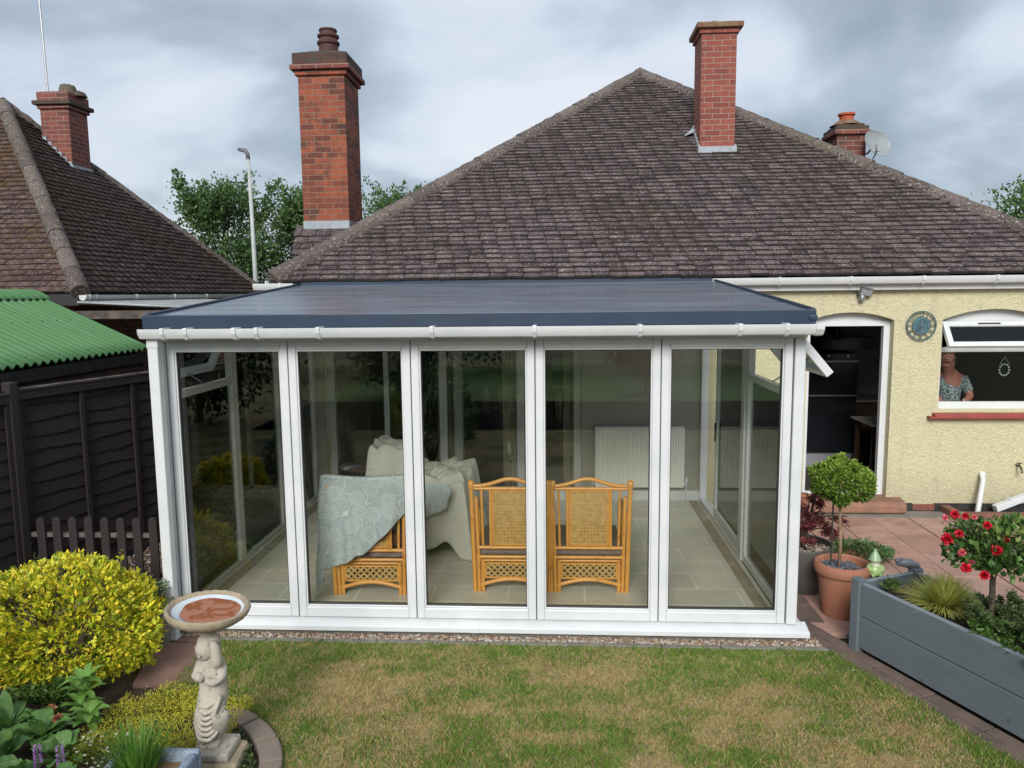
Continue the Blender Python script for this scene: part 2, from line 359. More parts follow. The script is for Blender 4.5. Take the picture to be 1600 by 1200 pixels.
M['redpaint'] = simple('red_oxide_paint', (.27,.045,.035), (.21,.038,.03), 6, .55, .2, 40)
M['step'] = simple('worn_red_step', (.26,.13,.085), (.19,.10,.07), 5, .8, .3, 40)
M['concrete'] = simple('weathered_concrete', (.21,.20,.175), (.14,.13,.115), 6, .92, .5, 60)
M['plaster'] = simple('grey_inner_plaster', (.34,.335,.29), (.30,.30,.26), 2, .85, .05)
# ================================================================== TILED ROOFS
def tiles(name, O, U, Vv, Lx, dl, dr, rows, mat, parent, origin=None, gauge=.097, tw=.195, skip=None, left0=0.):
    O, U, Vv = (np.array(k, float) for k in (O, U, Vv)); N = np.cross(U, Vv); N /= np.linalg.norm(N)
    if N[2] < 0: N = -N
    V = []; T = []
    for r in range(rows):
        s = r*gauge; a, b_ = left0+dl*s, Lx-dr*s
        wav = .006*math.sin(r*1.7)
        n = int((b_-a)/tw)+2; st = a-tw*(.5 if r % 2 else .0)-.02+random.uniform(-.015, .015)
        for k in range(n):
            u0 = st+k*tw; u1 = u0+tw-.004-random.random()*.004
            if u1 < a-.03 or u0 > b_+.03: continue
            u0 = max(u0, a-.03); u1 = min(u1, b_+.03)
            if u1-u0 < .03: continue
            if skip and skip(u0, u1, s): continue
            j = random.uniform(-.005, .003); lift = .056+random.uniform(-.006, .008); sl = random.uniform(-.0025, .0025)
            for (uu, ss, hh) in ((u0, s+j+sl, lift-.036), (u1, s+j-sl, lift-.036), (u1, s+j+.2, .004), (u0, s+j+.2, .004), (u0, s+j+sl, lift+.002), (u1, s+j-sl, lift+.002), (u1, s+j+.2, .014), (u0, s+j+.2, .014)):
                V.append(O + U*uu + Vv*(ss-.02) + N*(hh+.002*math.sin(uu*3+s*2)))
            T += [random.random()]*8
    V = np.array(V); n = len(V)//8; base = (np.arange(n)*8)[:, None]
    Fq = np.concatenate([base+np.array([q]) for q in ((4,5,6,7),(0,1,5,4),(1,2,6,5),(0,4,7,3))], 1)
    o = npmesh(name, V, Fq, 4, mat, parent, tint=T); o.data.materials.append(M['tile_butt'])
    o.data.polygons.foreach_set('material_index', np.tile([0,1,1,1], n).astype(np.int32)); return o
def hiptube(mb, a, b, r=.115, seg=.42, lift=.0):
    a, b = Vector(a), Vector(b); d = b-a; n = max(1, int(d.length/seg)); d /= n
    for i in range(n):
        p, q = a+d*i, a+d*(i+1.06)
        jr = r*random.uniform(.97, 1.03)
        mb.tube([p+(q-p)*f_+Vector((0,0,lift-.006*f_)) for f_ in (0,.2,.4,.6,.8,1)], [jr*g_ for g_ in (1,.995,.985,.98,.975,.965)], 20, t=random.random())
AZ_ = 6.165; PT = math.atan((AZ_-2.72)/(7.988-3.30)); CP, SP = math.cos(PT), math.sin(PT)
EX0, EX1, EY, EZ = -.393, 8.983, 3.30, 2.72
AX, AY, AZ = 4.295, 7.988, AZ_
BACK = 15.2; RY = BACK-(AY-EY)
bung = thing('bungalow', (4.3, 3.4, 0), 'cream roughcast bungalow with brown hipped tile roof, arched kitchen door and window', 'house')
# walls: front wall in columns around its openings
def arch(x, a, b, z0, rise): return z0 + rise*(1-((x-(a+b)/2)/((b-a)/2))**2)
OPEN = [(.12, 3.17, .13, lambda x: 2.17), (5.74, 6.69, .17, lambda x: arch(x, 5.74, 6.69, 2.22, .09)), (7.22, 8.36, 1.19, lambda x: arch(x, 7.22, 8.36, 2.22, .115))]
mb = MB(); xs = [-.1]
def col(x0, x1, za, zb, zc=None):
    zc = zb if zc is None else zc
    mb.add([(x, y, z) for y in (3.40, 3.68) for x, z in ((x0, za[0]), (x1, za[1]), (x1, 2.70), (x0, 2.70))], [(0,1,2,3),(7,6,5,4),(0,4,5,1),(1,5,6,2),(3,2,6,7),(0,3,7,4)])
cur = -.1
for (a, b_, zb, ft) in OPEN:
    mb.box(cur, a, 3.40, 3.68, -.05, 2.70); N_ = 14 if ft(a) != ft((a+b_)/2) else 1
    for i in range(N_):
        p, q = a+(b_-a)*i/N_, a+(b_-a)*(i+1)/N_; col(p, q, (ft(p), ft(q)), 0)
    if zb > .1: mb.box(a, b_, 3.40, 3.68, -.05, zb)
    cur = b_
mb.box(cur, 8.75, 3.40, 3.68, -.05, 2.70)
mb.box(-.1, .18, 3.68, 14.9, -.05, 2.70); mb.box(8.47, 8.75, 3.68, 14.9, -.05, 2.70); mb.box(.18, 8.47, 14.62, 14.9, -.05, 2.70)
wall = mb.build('wall', 'render', bung)
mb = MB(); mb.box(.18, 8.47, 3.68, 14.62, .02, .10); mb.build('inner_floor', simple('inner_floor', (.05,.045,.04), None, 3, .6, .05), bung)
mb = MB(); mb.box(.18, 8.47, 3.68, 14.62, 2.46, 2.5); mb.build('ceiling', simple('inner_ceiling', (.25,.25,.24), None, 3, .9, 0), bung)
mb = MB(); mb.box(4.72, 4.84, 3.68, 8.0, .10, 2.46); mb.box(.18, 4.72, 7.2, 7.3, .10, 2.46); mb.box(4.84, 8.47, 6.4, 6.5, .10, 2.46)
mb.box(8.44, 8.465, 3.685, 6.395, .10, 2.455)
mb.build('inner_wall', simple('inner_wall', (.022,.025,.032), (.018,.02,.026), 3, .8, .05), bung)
# the wall behind the radiator inside the sun room is plastered
mb = MB(); mb.box(3.17, 4.56, 3.375, 3.397, .13, 2.6); mb.box(0, .12, 3.375, 3.397, .13, 2.6); mb.box(.12, 3.17, 3.375, 3.397, 2.17, 2.6)
mb.build('plaster_lining', 'plaster', bung)
# black plinth with its grey drip course
for a, b_ in ((4.72, 5.60), (6.86, 6.99), (7.235, 8.75)): MB().box(a, b_, 3.385, 3.4, -.05, .10).build('plinth', 'plinth', bung)
ab = MB(); ab.box(6.99, 7.235, 3.378, 3.4, .015, .088).build('air_brick', brickmat('air_brick', [(.33,.10,.07),(.38,.13,.09)], (.05,.03,.03), .018, .018, .008), bung)
st = MB(); st.prism([(3.22,.02),(3.22,.10),(3.25,.15),(3.42,.172),(3.66,.172),(3.66,.02)], 5.60, 6.86, 'x'); st.build('door_step', 'step', bung, bevel=.02)
# roof
roofm = MB()
roofm.add([(EX0,EY,EZ),(EX1,EY,EZ),(EX1,BACK,EZ),(EX0,BACK,EZ),(AX,AY,AZ),(AX,RY,AZ)], [(0,1,4),(1,2,5,4),(2,3,5),(3,0,4,5),(0,3,2,1)])
roof = roofm.build('roof', 'underlay', bung)
rows = int(math.hypot(AY-EY, AZ-EZ)/.097)
def under_chim(x0, x1, s): return False
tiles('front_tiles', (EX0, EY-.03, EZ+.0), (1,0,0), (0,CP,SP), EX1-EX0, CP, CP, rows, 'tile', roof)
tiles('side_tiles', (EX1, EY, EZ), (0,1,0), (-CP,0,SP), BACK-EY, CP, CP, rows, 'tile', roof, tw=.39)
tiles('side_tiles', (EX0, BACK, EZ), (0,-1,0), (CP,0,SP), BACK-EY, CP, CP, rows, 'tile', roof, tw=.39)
hm = MB(); hiptube(hm, (EX0-.02, EY-.02, EZ+.02), (AX, AY, AZ+.02), .122); hiptube(hm, (EX1, EY, EZ+.02), (AX, AY, AZ+.02), .122)
hiptube(hm, (AX, AY-.05, AZ+.02), (AX, RY, AZ+.02), .12)
hm.build('hip_tiles', 'hip', roof, smooth=60, disp=(.045, .035))
# fascia, soffit, gutter
mb = MB(); mb.box(4.64, 9.0, 3.31, 3.33, 2.56, 2.70); mb.build('fascia', 'upvc', bung, bevel=.003)
MB().box(4.64, 8.9, 3.332, 3.4, 2.56, 2.575).build('soffit', 'upvc', bung); MB().box(-.4, -.09, 3.31, 3.33, 2.56, 2.7).build('fascia', 'upvc', bung, bevel=.003)
GP = [(-.0,.0),(-.01,-.055),(-.045,-.078),(-.09,-.068),(-.115,-.03),(-.118,.006),(-.112,.006),(-.105,-.03),(-.08,-.06),(-.045,-.07),(-.016,-.05),(-.006,0)]
def gutter(x0, x1, y, z, name, parent, mat='upvc', brackets=(), s=1.0):
    g = MB(); g.prism([(y+a*s, z+b*s) for a, b in GP], x0, x1, 'x')
    for xx in (x0, x1): g.prism([(y+a*s, z+b*s) for a, b in GP[:6]], xx-.003, xx+.003, 'x')
    g = g.build(name, mat, parent, smooth=35)
    for q in brackets:
        k = MB(); k.prism([(y+a*s*1.10, z+b*s*1.12) for a, b in GP[:6]]+[(y-.12*s, z+.012), (y, z+.012)], q-.014, q+.014, 'x'); k.build('gutter_bracket', mat, g, bevel=.003)
    return g
gutter(4.62, 9.0, 3.31, 2.70, 'gutter', bung, brackets=(5.35, 6.12, 6.90, 7.68, 8.5))
gutter(-.62, -.15, 3.31, 2.70, 'gutter', bung, brackets=(-.3,))
# kitchen door frame (door stands open) and window
fr = MB(); fr.box(5.74, 5.80, 3.50, 3.57, .172, 2.15); fr.box(6.62, 6.69, 3.50, 3.57, .172, 2.15); fr.box(5.74, 6.69, 3.50, 3.57, 2.15, 2.215)
fr.box(5.80, 6.62, 3.50, 3.57, .172, .20)
hp = [(5.74+(.95)*i/14, arch(5.74+.95*i/14, 5.74, 6.69, 2.22, .088)) for i in range(15)]
fr.prism([(5.74,2.215)]+hp+[(6.69,2.215)], 3.515, 3.56, 'y')
fr.build('door_frame', 'upvc', bung, bevel=.004)
wf = MB(); X0, X1 = 7.22, 8.36
wf.box(X0, X0+.05, 3.49, 3.56, 1.19, 2.20); wf.box(X1-.05, X1, 3.49, 3.56, 1.19, 2.20); wf.box(X0+.05, X1-.05, 3.49, 3.56, 1.19, 1.27); wf.box(X0+.05, X1-.05, 3.49, 3.56, 1.845, 1.90); wf.box(X0+.05, X1-.05, 3.49, 3.56, 2.17, 2.20)
hp = [(X0+(X1-X0)*i/14, arch(X0+(X1-X0)*i/14, X0, X1, 2.22, .113)) for i in range(15)]
wf.prism([(X0,2.20)]+hp+[(X1,2.20)], 3.50, 3.55, 'y')
wf = wf.build('window', 'upvc', bung, bevel=.004)
MB().box(X0+.05, X1-.05, 3.522, 3.528, 1.27, 1.845).build('pane', 'glass_side', wf)
# top-hung sash standing open outwards
def sash(x0, x1, z_top, y, hgt, ang, name, parent, depth=.05, fw=.06, mat='upvc', extra=True):
    M4 = Matrix.Translation((0, y, z_top)) @ Matrix.Rotation(ang, 4, 'X')
    s = MB()
    for b in ((x0, x0+fw, 0, -hgt), (x1-fw, x1, 0, -hgt), (x0+fw, x1-fw, 0, -fw), (x0+fw, x1-fw, -hgt+fw, -hgt)):
        s.box(b[0], b[1], -depth, 0, min(b[2], b[3]), max(b[2], b[3]), M4=M4)
    o = s.build(name, mat, parent, bevel=.004)
    MB().box(x0+fw, x1-fw, -depth*.55, -depth*.45, -hgt+fw, -fw, M4=M4).build('pane', 'glass', o)
    return o, M4
sa, M4 = sash(X0+.02, X1-.02, 2.17, 3.49, .33, -.62, 'open_sash', wf)
MB().box(7.62, 7.86, -.062, -.05, -.045, -.03, M4=M4).build('trickle_vent', 'gasket', sa)
sl_ = MB(); sl_.box(7.10, 8.45, 3.31, 3.49, 1.10, 1.125); sl_.prism([(3.31,1.125),(3.335,1.145),(3.49,1.185),(3.49,1.125)], 7.16, 8.42, 'x'); sl_.build('window_sill', 'redpaint', bung, bevel=.008)
# patio doors behind the sun room
pd = MB()
for (a, b_, yy) in ((.12,.20,3.50),(.80,.86,3.50),(1.47,1.56,3.50),(1.64,1.74,3.56),(2.40,2.49,3.50),(3.08,3.17,3.50)):
    pd.box(a, b_, yy, yy+.05, .16, 2.17)
pd.box(.12, 3.17, 3.50, 3.60, .11, .16); pd.box(.20, 3.08, 3.50, 3.55, .16, .24); pd.box(.20, 3.08, 3.50, 3.55, 2.08, 2.17)
pd = pd.build('patio_door', 'upvc_dirty', bung, bevel=.004)
for a, b_ in ((.20,.80),(.86,1.47),(1.56,2.40),(2.49,3.08)): MB().box(a, b_, 3.522, 3.528, .24, 2.08).build('pane', 'glass_side', pd)
h = MB(); h.box(2.43, 2.465, 3.47, 3.50, 1.36, 1.60); h.build('handle', 'upvc', pd, bevel=.005)
def curtain(x0, x1, y, z0, z1, name, mat, parent=None):
    c_ = MB(); c_.grid(lambda u, v: (x0+(x1-x0)*u, y+.022*math.sin(u*(x1-x0)*75)+.01*math.sin(u*13), z0+(z1-z0)*v), 60, 4)
    return c_.build(name, mat, parent, origin=((x0+x1)/2, y, z0), smooth=True, solid=.004)
for (a, b_, lab) in ((1.42, 1.74, 'cream curtain gathered behind the patio door, nearest the covered chair'), (2.22, 2.40, 'cream curtain gathered beside the patio door handle'), (2.96, 3.14, 'cream curtain gathered at the radiator end of the patio door')):
    tag(curtain(a, b_, 3.72, .14, 2.2, 'curtain', 'cream_curtain'), lab, 'curtain', 'curtains behind the patio door')
# ---- chimneys of the bungalow
def chimney(parent, x0, x1, y0, y1, z0, z1, brick, capm, steps, taper=0.):
    s = MB(); s.add([(x+(taper if x == x0 else -taper)*(z-z0), y, z) for z in (z0, z1) for x, y in ((x0,y0),(x1,y0),(x1,y1),(x0,y1))], [(0,3,2,1),(4,5,6,7),(0,1,5,4),(1,2,6,5),(2,3,7,6),(3,0,4,7)])
    st_ = s.build('chimney', brick, parent, bevel=.006)
    for (e_, za, zb, mt) in steps:
        MB().box(x0-e_, x1+e_, y0-e_, y1+e_, za, zb).build('cap', mt, st_, bevel=.012, disp=None)
    return st_
c1 = chimney(bung, -.59, .045, 5.0, 5.72, 2.4, 5.50, 'brick_orange', 'cap', [(.035, 5.50, 5.565, 'brick_orange'), (.085, 5.565, 5.635, 'brick_dark'), (.055, 5.635, 5.785, 'cap_brick')])
cm = MB(); cm.add([(x, y, z) for z, e_ in ((5.785, .04), (5.865, -.16)) for x, y in ((-.59-e_,5.0-e_),(.045+e_,5.0-e_),(.045+e_,5.72+e_),(-.59-e_,5.72+e_))], [(0,3,2,1),(4,5,6,7),(0,1,5,4),(1,2,6,5),(2,3,7,6),(3,0,4,7)])
bm_ = cm.build('flaunching', 'cap', c1, subsurf=0, bevel=.02)
cm = MB()
for z0, r in ((5.84,.13),(5.90,.125)): pass
cm.lathe([(.135,5.84),(.13,5.97),(.15,5.98),(.155,6.01),(.13,6.03),(.12,6.06),(.145,6.075),(.148,6.10),(.115,6.12),(.11,6.15),(.125,6.16),(.12,6.18),(.09,6.185)], (-.24, 5.3, 0), 24, capt=False)
cm.lathe([(.09,6.185),(.088,6.05)], (-.24, 5.3, 0), 24, capb=False)
cm.build('chimney_pot', 'pot', c1, smooth=40)
MB().box(-.595, .05, 4.985, 5.3, 3.47, 3.58).build('flashing', 'lead', c1, bevel=.006)
# small tiled shoulder in front of the stack
sh = MB(); sh.add([(-.66,4.86,3.12),(.12,4.86,3.12),(.12,5.05,3.46),(-.62,5.05,3.46),(-.66,5.2,3.12),(.12,5.2,3.12)], [(0,1,2,3),(0,3,4),(1,5,2),(3,2,5,4),(0,4,5,1)])
sho = sh.build('chimney_shoulder', 'underlay', bung)
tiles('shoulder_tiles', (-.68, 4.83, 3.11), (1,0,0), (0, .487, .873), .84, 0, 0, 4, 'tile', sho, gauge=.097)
MB().box(-.60, .06, 4.93, 5.6, 2.2, 3.12).build('chimney_base', 'brick_dark', bung)
c2 = chimney(bung, 4.885, 5.365, 5.63, 6.15, 4.2, 6.08, 'brick_red', 'cap2', [(.03, 6.08, 6.145, 'brick_red'), (.075, 6.145, 6.22, 'cap2')])
cm = MB(); cm.lathe([(.21,6.21),(.17,6.26),(.08,6.29),(.02,6.30)], (5.11, 5.86, 0), 20); cm.build('flaunching', 'cap2', c2, smooth=60, disp=(.05,.08))
fl = MB(); fl.box(4.86, 5.39, 5.585, 5.63, 4.38, 4.57)
fl.add([(4.84,5.59,4.455),(5.41,5.59,4.455),(5.41,5.45,4.355),(4.84,5.45,4.355)], [(0,1,2,3)])
for i in range(6):
    y = 5.63+i*.1; z = 4.55+(i*.1)*.735
    fl.box(4.868, 4.885, y-.02, y+.13, z-.15, z+.05)
    fl.box(5.365, 5.382, y-.02, y+.13, z-.15, z+.05)
fl.build('flashing', 'lead', c2, bevel=.004)
MB().add([(4.72,5.95,4.78),(4.88,6.0,4.85),(4.88,6.1,4.93),(4.75,6.03,4.81)], [(0,1,2,3)]).build('flashing', 'lead', c2, solid=.01)
c3 = chimney(bung, 7.10, 7.53, 6.6, 7.1, 3.6, 4.88, 'brick_dark', 'cap', [(.05, 4.88, 4.95, 'brick_dark'), (.03, 4.95, 5.01, 'cap'), (-.02, 5.01, 5.05, 'cap')])
cm = MB(); cm.lathe([(.24,5.05),(.12,5.13)], (7.31, 6.83, 0), 16); cm.build('flaunching', 'cap2', c3, smooth=60)
cm = MB(); cm.lathe([(.10,5.08),(.10,5.20),(.125,5.205),(.125,5.235),(.10,5.24),(.085,5.24)], (7.31, 6.83, 0), 20); cm.build('chimney_pot', 'pot_orange', c3, smooth=40)
# satellite dish bracketed to that stack
dsh = thing('satellite_dish', (7.62, 6.52, 4.70), 'pale grey satellite dish fixed beside the small chimney on the right hip', 'satellite dish')
Rm = Matrix.Rotation(math.radians(-72), 4, 'X') @ Matrix.Identity(4)
dd = MB(); Rt = Matrix.Rotation(.45, 4, 'Z') @ Matrix.Rotation(math.radians(68), 4, 'X')
dd.lathe([(.0,.0),(.07,.004),(.14,.018),(.20,.038),(.235,.055),(.24,.06)], (7.62,6.50,4.70), 32, capb=False, capt=False, M4=Rt @ Matrix.Diagonal((1.05,.9,1,1)))
dd.build('reflector', simple('dish_grey', (.27,.295,.315), None, 5, .45, .05), dsh, smooth=True, solid=.006)
MB().tube([(7.62,6.52,4.70),(7.60,6.7,4.62),(7.5,6.8,4.58)], .015).build('bracket', 'steel', dsh)
am = MB(); am.tube([(7.60,6.5,4.50),(7.56,6.25,4.58)], .01); am.box(7.535,7.585,6.2,6.26,4.56,4.62); am.build('receiver_arm', 'steel', dsh)
# ================================================================== GROUND
M['soil'] = simple('dark_soil', (.035,.024,.016), (.06,.042,.028), 14, .98, .9, 45, bd=.02)
M['lawn'], nt, b = newmat('dry_lawn'); v = wcoord(nt)
g_ = mixc(nt, noise(nt, 30, 5, .7, v), (.08,.11,.03), (.17,.17,.06))
c = mixc(nt, ramp(nt, noise(nt, 1.6, 6, .65, v, .4), [(.42,(0,0,0)),(.56,(1,1,1))]), g_, (.32,.25,.125))
L(nt, c, b.inputs['Base Color']); b.inputs['Roughness'].default_value = .95; bump(nt, b, noise(nt, 120, 4, vec=v), .8, .02)
def lawn_far(nm, c1, c2): return simple(nm, c1, c2, 3, .95, .6, 60, world=True)
def sheet(name, poly, z, mat, t=.004):
    o = MB().add([(x, y, z) for x, y in poly], [tuple(range(len(poly)))]).build(name, mat, rec=False)
    if o.data.polygons[0].normal.z < 0: o.data.flip_normals()
    return struct(o)
sheet('ground', [(-260,-200),(300,-200),(300,500),(-260,500)], -.06, simple('rough_ground', (.07,.08,.035), (.10,.085,.05), .6, .98, .5, 8, world=True))
BC = (.55, -1.88); BR = .80
arc = [(BC[0]+BR*math.cos(a), BC[1]+BR*math.sin(a)) for a in [math.radians(k) for k in range(104, -31, -9)]]
def edge_x(y): return 4.98+(-.10-y)*.4376          # planter's left side
lawn_poly = [(.10,-.14),(4.86,-.14),(4.86+(.6)*.4376+.05,-.9),(edge_x(-9.0)-.16,-9.0),(9.5,-9.3),(9.5,-24),(-9,-24),(-9,-5),(.9,-3.0)]+arc[::-1]
lawn_poly = [q for q in lawn_poly]
lawn = sheet('lawn', lawn_poly, 0, 'lawn')
sheet('flower_bed', [(-3.2,-.9),(.30,-.72),(.2,-.95),(1.5,-1.6),(1.4,-3.0),(-3.2,-3.0)], -.025, 'soil')
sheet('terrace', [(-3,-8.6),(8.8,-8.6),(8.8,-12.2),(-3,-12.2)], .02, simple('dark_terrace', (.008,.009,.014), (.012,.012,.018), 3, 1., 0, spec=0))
sheet('far_lawn', [(-3,-12.3),(9.4,-12.3),(9.4,-21),(-3,-21)], .015, lawn_far('far_lawn', (.08,.20,.035), (.11,.24,.05)))
M['gravel_bed'] = simple('gravel_bed', (.16,.12,.085), (.08,.06,.045), 60, .95, .9, 70, bd=.02)
sheet('gravel_path', [(-3.4,-.35),(-.1,-.35),(-.1,-.08),(4.80,-.08),(4.80,.12),(0,.12),(0,3.3),(-3.4,3.3),(-3.4,9),(-.1,9),(-.1,12),(-5,12),(-5,-.35)], -.012, 'gravel_bed')
# loose stones
M['stone'], nt, b = newmat('mixed_pebbles')
c = ramp(nt, attr(nt), [(0,(.13,.09,.06)),(.2,(.30,.20,.13)),(.4,(.42,.36,.28)),(.55,(.20,.10,.06)),(.75,(.50,.46,.40)),(1,(.26,.22,.19))])
L(nt, mixc(nt, .3, c, noise(nt, 90, 3, vec=wcoord(nt)), 'OVERLAY'), b.inputs['Base Color']); b.inputs['Roughness'].default_value = .8
def pebbles(name, P, size, label, mat='stone'):
    N = len(P); ico = np.array([(0,0,1),(.894,0,.447),(.276,.851,.447),(-.724,.526,.447),(-.724,-.526,.447),(.276,-.851,.447),(.724,.526,-.447),(-.276,.851,-.447),(-.894,0,-.447),(-.276,-.851,-.447),(.724,-.526,-.447),(0,0,-1)])
    fa = np.array([(0,1,2),(0,2,3),(0,3,4),(0,4,5),(0,5,1),(1,6,2),(2,7,3),(3,8,4),(4,9,5),(5,10,1),(6,7,2),(7,8,3),(8,9,4),(9,10,5),(10,6,1),(11,7,6),(11,8,7),(11,9,8),(11,10,9),(11,6,10)])
    s = RNG.uniform(*size, (N,1,1))*RNG.uniform(.6,1.25,(N,1,3))*np.array([1,1,.62]); a = RNG.random(N)*2*PI
    V = ico[None]*s*RNG.uniform(.85,1.15,(N,12,1)); ca, sa_ = np.cos(a)[:,None], np.sin(a)[:,None]
    V = np.stack([V[...,0]*ca-V[...,1]*sa_, V[...,0]*sa_+V[...,1]*ca, V[...,2]], -1)+P[:,None,:]
    Fi = (np.arange(N)*12)[:,None,None]+fa[None]
    o = npmesh(name, V.reshape(-1,3), Fi, 3, mat, tint=np.repeat(RNG.random(N), 12)); return tag(o, label, 'gravel', kind='stuff')
n = 5200; P = np.stack([RNG.uniform(.0,4.80,n), RNG.uniform(-.085,.06,n), RNG.uniform(-.008,.010,n)], -1)
n2 = 5200; P2 = np.stack([RNG.uniform(-1.6,-.05,n2), RNG.uniform(-.3,3.2,n2), RNG.uniform(-.008,.008,n2)], -1)
pebbles('gravel', np.concatenate([P, P2]), (.008, .017), 'loose tan and brown pebbles along the foot of the sun room')
# concrete lip and edging kerb between lawn and gravel
mb = MB(); x = .28
while x < 4.88:
    l_ = min(.42, 4.9-x); mb.box(x, x+l_-.006, -.135, -.085, -.06, .008+random.uniform(-.002,.003), t=random.random()); x += l_
struct(mb.build('path_kerb', 'concrete', bevel=.005))
# paved patio: individual slabs in one sheet of the setting
M['slab'], nt, b = newmat('pink_paving'); v = wcoord(nt)
c = ramp(nt, attr(nt), [(0,(.33,.185,.145)),(.35,(.40,.235,.185)),(.7,(.36,.22,.18)),(1,(.43,.27,.215))])
c = mixc(nt, ramp(nt, noise(nt, 3.5, 6, .65, v, .3), [(.44,(0,0,0)),(.7,(.8,)*3)]), c, (.20,.125,.095))
c = mixc(nt, ramp(nt, noise(nt, 9, 5, .7, v), [(.58,(0,0,0)),(.68,(.4,)*3)]), c, (.40,.34,.28))
L(nt, c, b.inputs['Base Color']); b.inputs['Roughness'].default_value = .85; bump(nt, b, noise(nt, 35, 5, .6, v), .35, .01)
sheet('patio_base', [(4.80,-9),(13,-9),(13,3.38),(4.80,3.38)], -.045, simple('joint_sand', (.05,.04,.03), None, 20, .95, .5))
mb = MB(); yj = 3.14
j = 0
for xi in range(18):
    x0 = 6.42-.415*4+xi*.415; y = 3.14+(.0 if xi % 2 else -.22)
    if x0 > 12.5: break
    y0 = y
    yy = 3.14
    while yy > -7:
        l_ = .60 if yy < 3.1 else random.choice((.38,.22+.0)) if False else (.36 if xi % 2 else .60)
        zt = random.uniform(-.004,.003)
        cx, cy = x0+.2, yy-l_/2
        if cx > 4.80 and cx-.2 > edge_x(cy)+.06 or (cy > .2 and cx > 4.78): mb.box(x0+.005, x0+.410, yy-l_+.006, yy-.003, -.04, .002+zt, t=random.random())
        yy -= l_
    j += 1
struct(mb.build('patio', 'slab', bevel=.003, rec=False))
mb = MB(); mb.box(4.9, 12, 3.15, 3.36, -.05, .012); struct(mb.build('wall_path', simple('grey_path', (.22,.20,.17), (.16,.14,.12), 5, .9, .5, 60)))
# brown border bands between lawn and planter
mb = MB()
d = Vector((.40, -.9165, 0)); nrm = Vector((.9165, .40, 0))
for k in range(-3, 24):
    for (o0, o1) in ((-.155, -.065), (-.055, .04)):
        a = Vector((4.93, -.0, 0)) + d*k*.40; l_ = .39
        q = [a+nrm*o0, a+nrm*o1, a+nrm*o1+d*l_, a+nrm*o0+d*l_]; zt = .006+random.uniform(-.003,.004)
        if q[0].y > .35 or a.x < 4.70: continue
        tt = random.random(); mb.add([(p.x,p.y,-.05) for p in q]+[(p.x,p.y,zt) for p in q], [(0,3,2,1),(4,5,6,7),(0,1,5,4),(1,2,6,5),(2,3,7,6),(3,0,4,7)], tt)
for k in range(9):
    mb.box(4.745, 4.95, .33+k*.33, .33+k*.33+.32, -.05, .008, t=random.random())
M['border'] = simple('weathered_paver', (.15,.105,.085), (.085,.065,.055), 5, .92, .6, 50, world=True)
struct(mb.build('edging_path', 'border', bevel=.004))
# slab at the left between bed and lawn
mb = MB(); mb.add([(x,y,z) for z in (-.05,.006) for x,y in ((-.12,-.19),(.33,-.19),(.47,-.74),(.05,-.80),)], [(0,3,2,1),(4,5,6,7),(0,1,5,4),(1,2,6,5),(2,3,7,6),(3,0,4,7)])
mb.box(-.3,.0,-.18,-.08,-.05,.008); mb.box(.01,.27,-.18,-.08,-.05,.009)
struct(mb.build('path_slab', simple('red_slab', (.21,.115,.09), (.14,.085,.07), 6, .9, .4, 40, world=True), bevel=.004))
# curved edging: each block its own thing
M['block'], nt, b = newmat('moulded_edging'); v = wcoord(nt)
c = mixc(nt, noise(nt, 9, 5, .7, v), (.24,.20,.165), (.15,.115,.09)); c = mixc(nt, ramp(nt, noise(nt, 3, 4, vec=v), [(.5,(0,0,0)),(.65,(.6,)*3)]), c, (.10,.07,.05))
L(nt, c, b.inputs['Base Color']); b.inputs['Roughness'].default_value = .92; bump(nt, b, noise(nt, 50, 5, .7, v), .7, .012)
words_ = ['at the far end of the curve beside the lawn', 'second from the far end of the curve', 'third from the far end, level with the statue base', 'fourth from the far end, just below the statue base', 'nearest along the curve, at the bottom edge of the picture']
i = 0
for a in range(61, -50, -17):
    mb = MB(); a0, a1 = math.radians(a-8.1), math.radians(a+8.1); r0, r1 = .74, .865; n_ = 5
    ring = [(BC[0]+r*math.cos(a0+(a1-a0)*k/n_), BC[1]+r*math.sin(a0+(a1-a0)*k/n_)) for r, ks in ((r0, range(n_+1)), (r1, range(n_, -1, -1))) for k in ks]
    z = .035+random.uniform(-.006,.006); mb.prism(ring, -.06, z, 'z')
    cc = (BC[0]+.8*math.cos((a0+a1)/2), BC[1]+.8*math.sin((a0+a1)/2), -.06)
    o = mb.build('edging_block', 'block', origin=cc, bevel=.012)
    tag(o, 'curved lawn edging block '+(words_[i] if i < 5 else 'beyond the bottom of the picture'), 'edging block', 'curved edging blocks round the flower bed'); i += 1
# grass blades
def inside(px, py, poly):
    c_ = np.zeros(len(px), bool); j_ = len(poly)-1
    for i_ in range(len(poly)):
        xi_, yi_ = poly[i_]; xj, yj_ = poly[j_]
        c_ ^= ((yi_ > py) != (yj_ > py)) & (px < (xj-xi_)*(py-yi_)/(yj_-yi_+1e-12)+xi_); j_ = i_
    return c_
n = 260000
X = RNG.uniform(.3, 5.8, n); Y = -.14-2.7*RNG.random(n)**.9; vis = np.array([.9 for _ in X])
k = inside(X, Y, lawn_poly); X, Y = X[k], Y[k]
dry = fbm(X*1.3+3, Y*2.0, 5)*.62+fbm(X*5, Y*7, 9)*.38
edge = np.clip((-.14-Y)/.35, 0, 1)*np.clip((edge_x(Y)-.15-X)/.35, 0, 1)*np.clip((np.hypot(X-BC[0], Y-BC[1])-.86)/.4, 0, 1)
dry = (.12+.80*np.clip((dry-.41)*6.0, 0, 1))*(.20+.80*edge)
hgt = RNG.uniform(.012,.036,len(X))*(1.25-.45*dry)*(.6+.9*vnoise(X*14, Y*14, 31)); wdt = RNG.uniform(.0022,.0042,len(X))
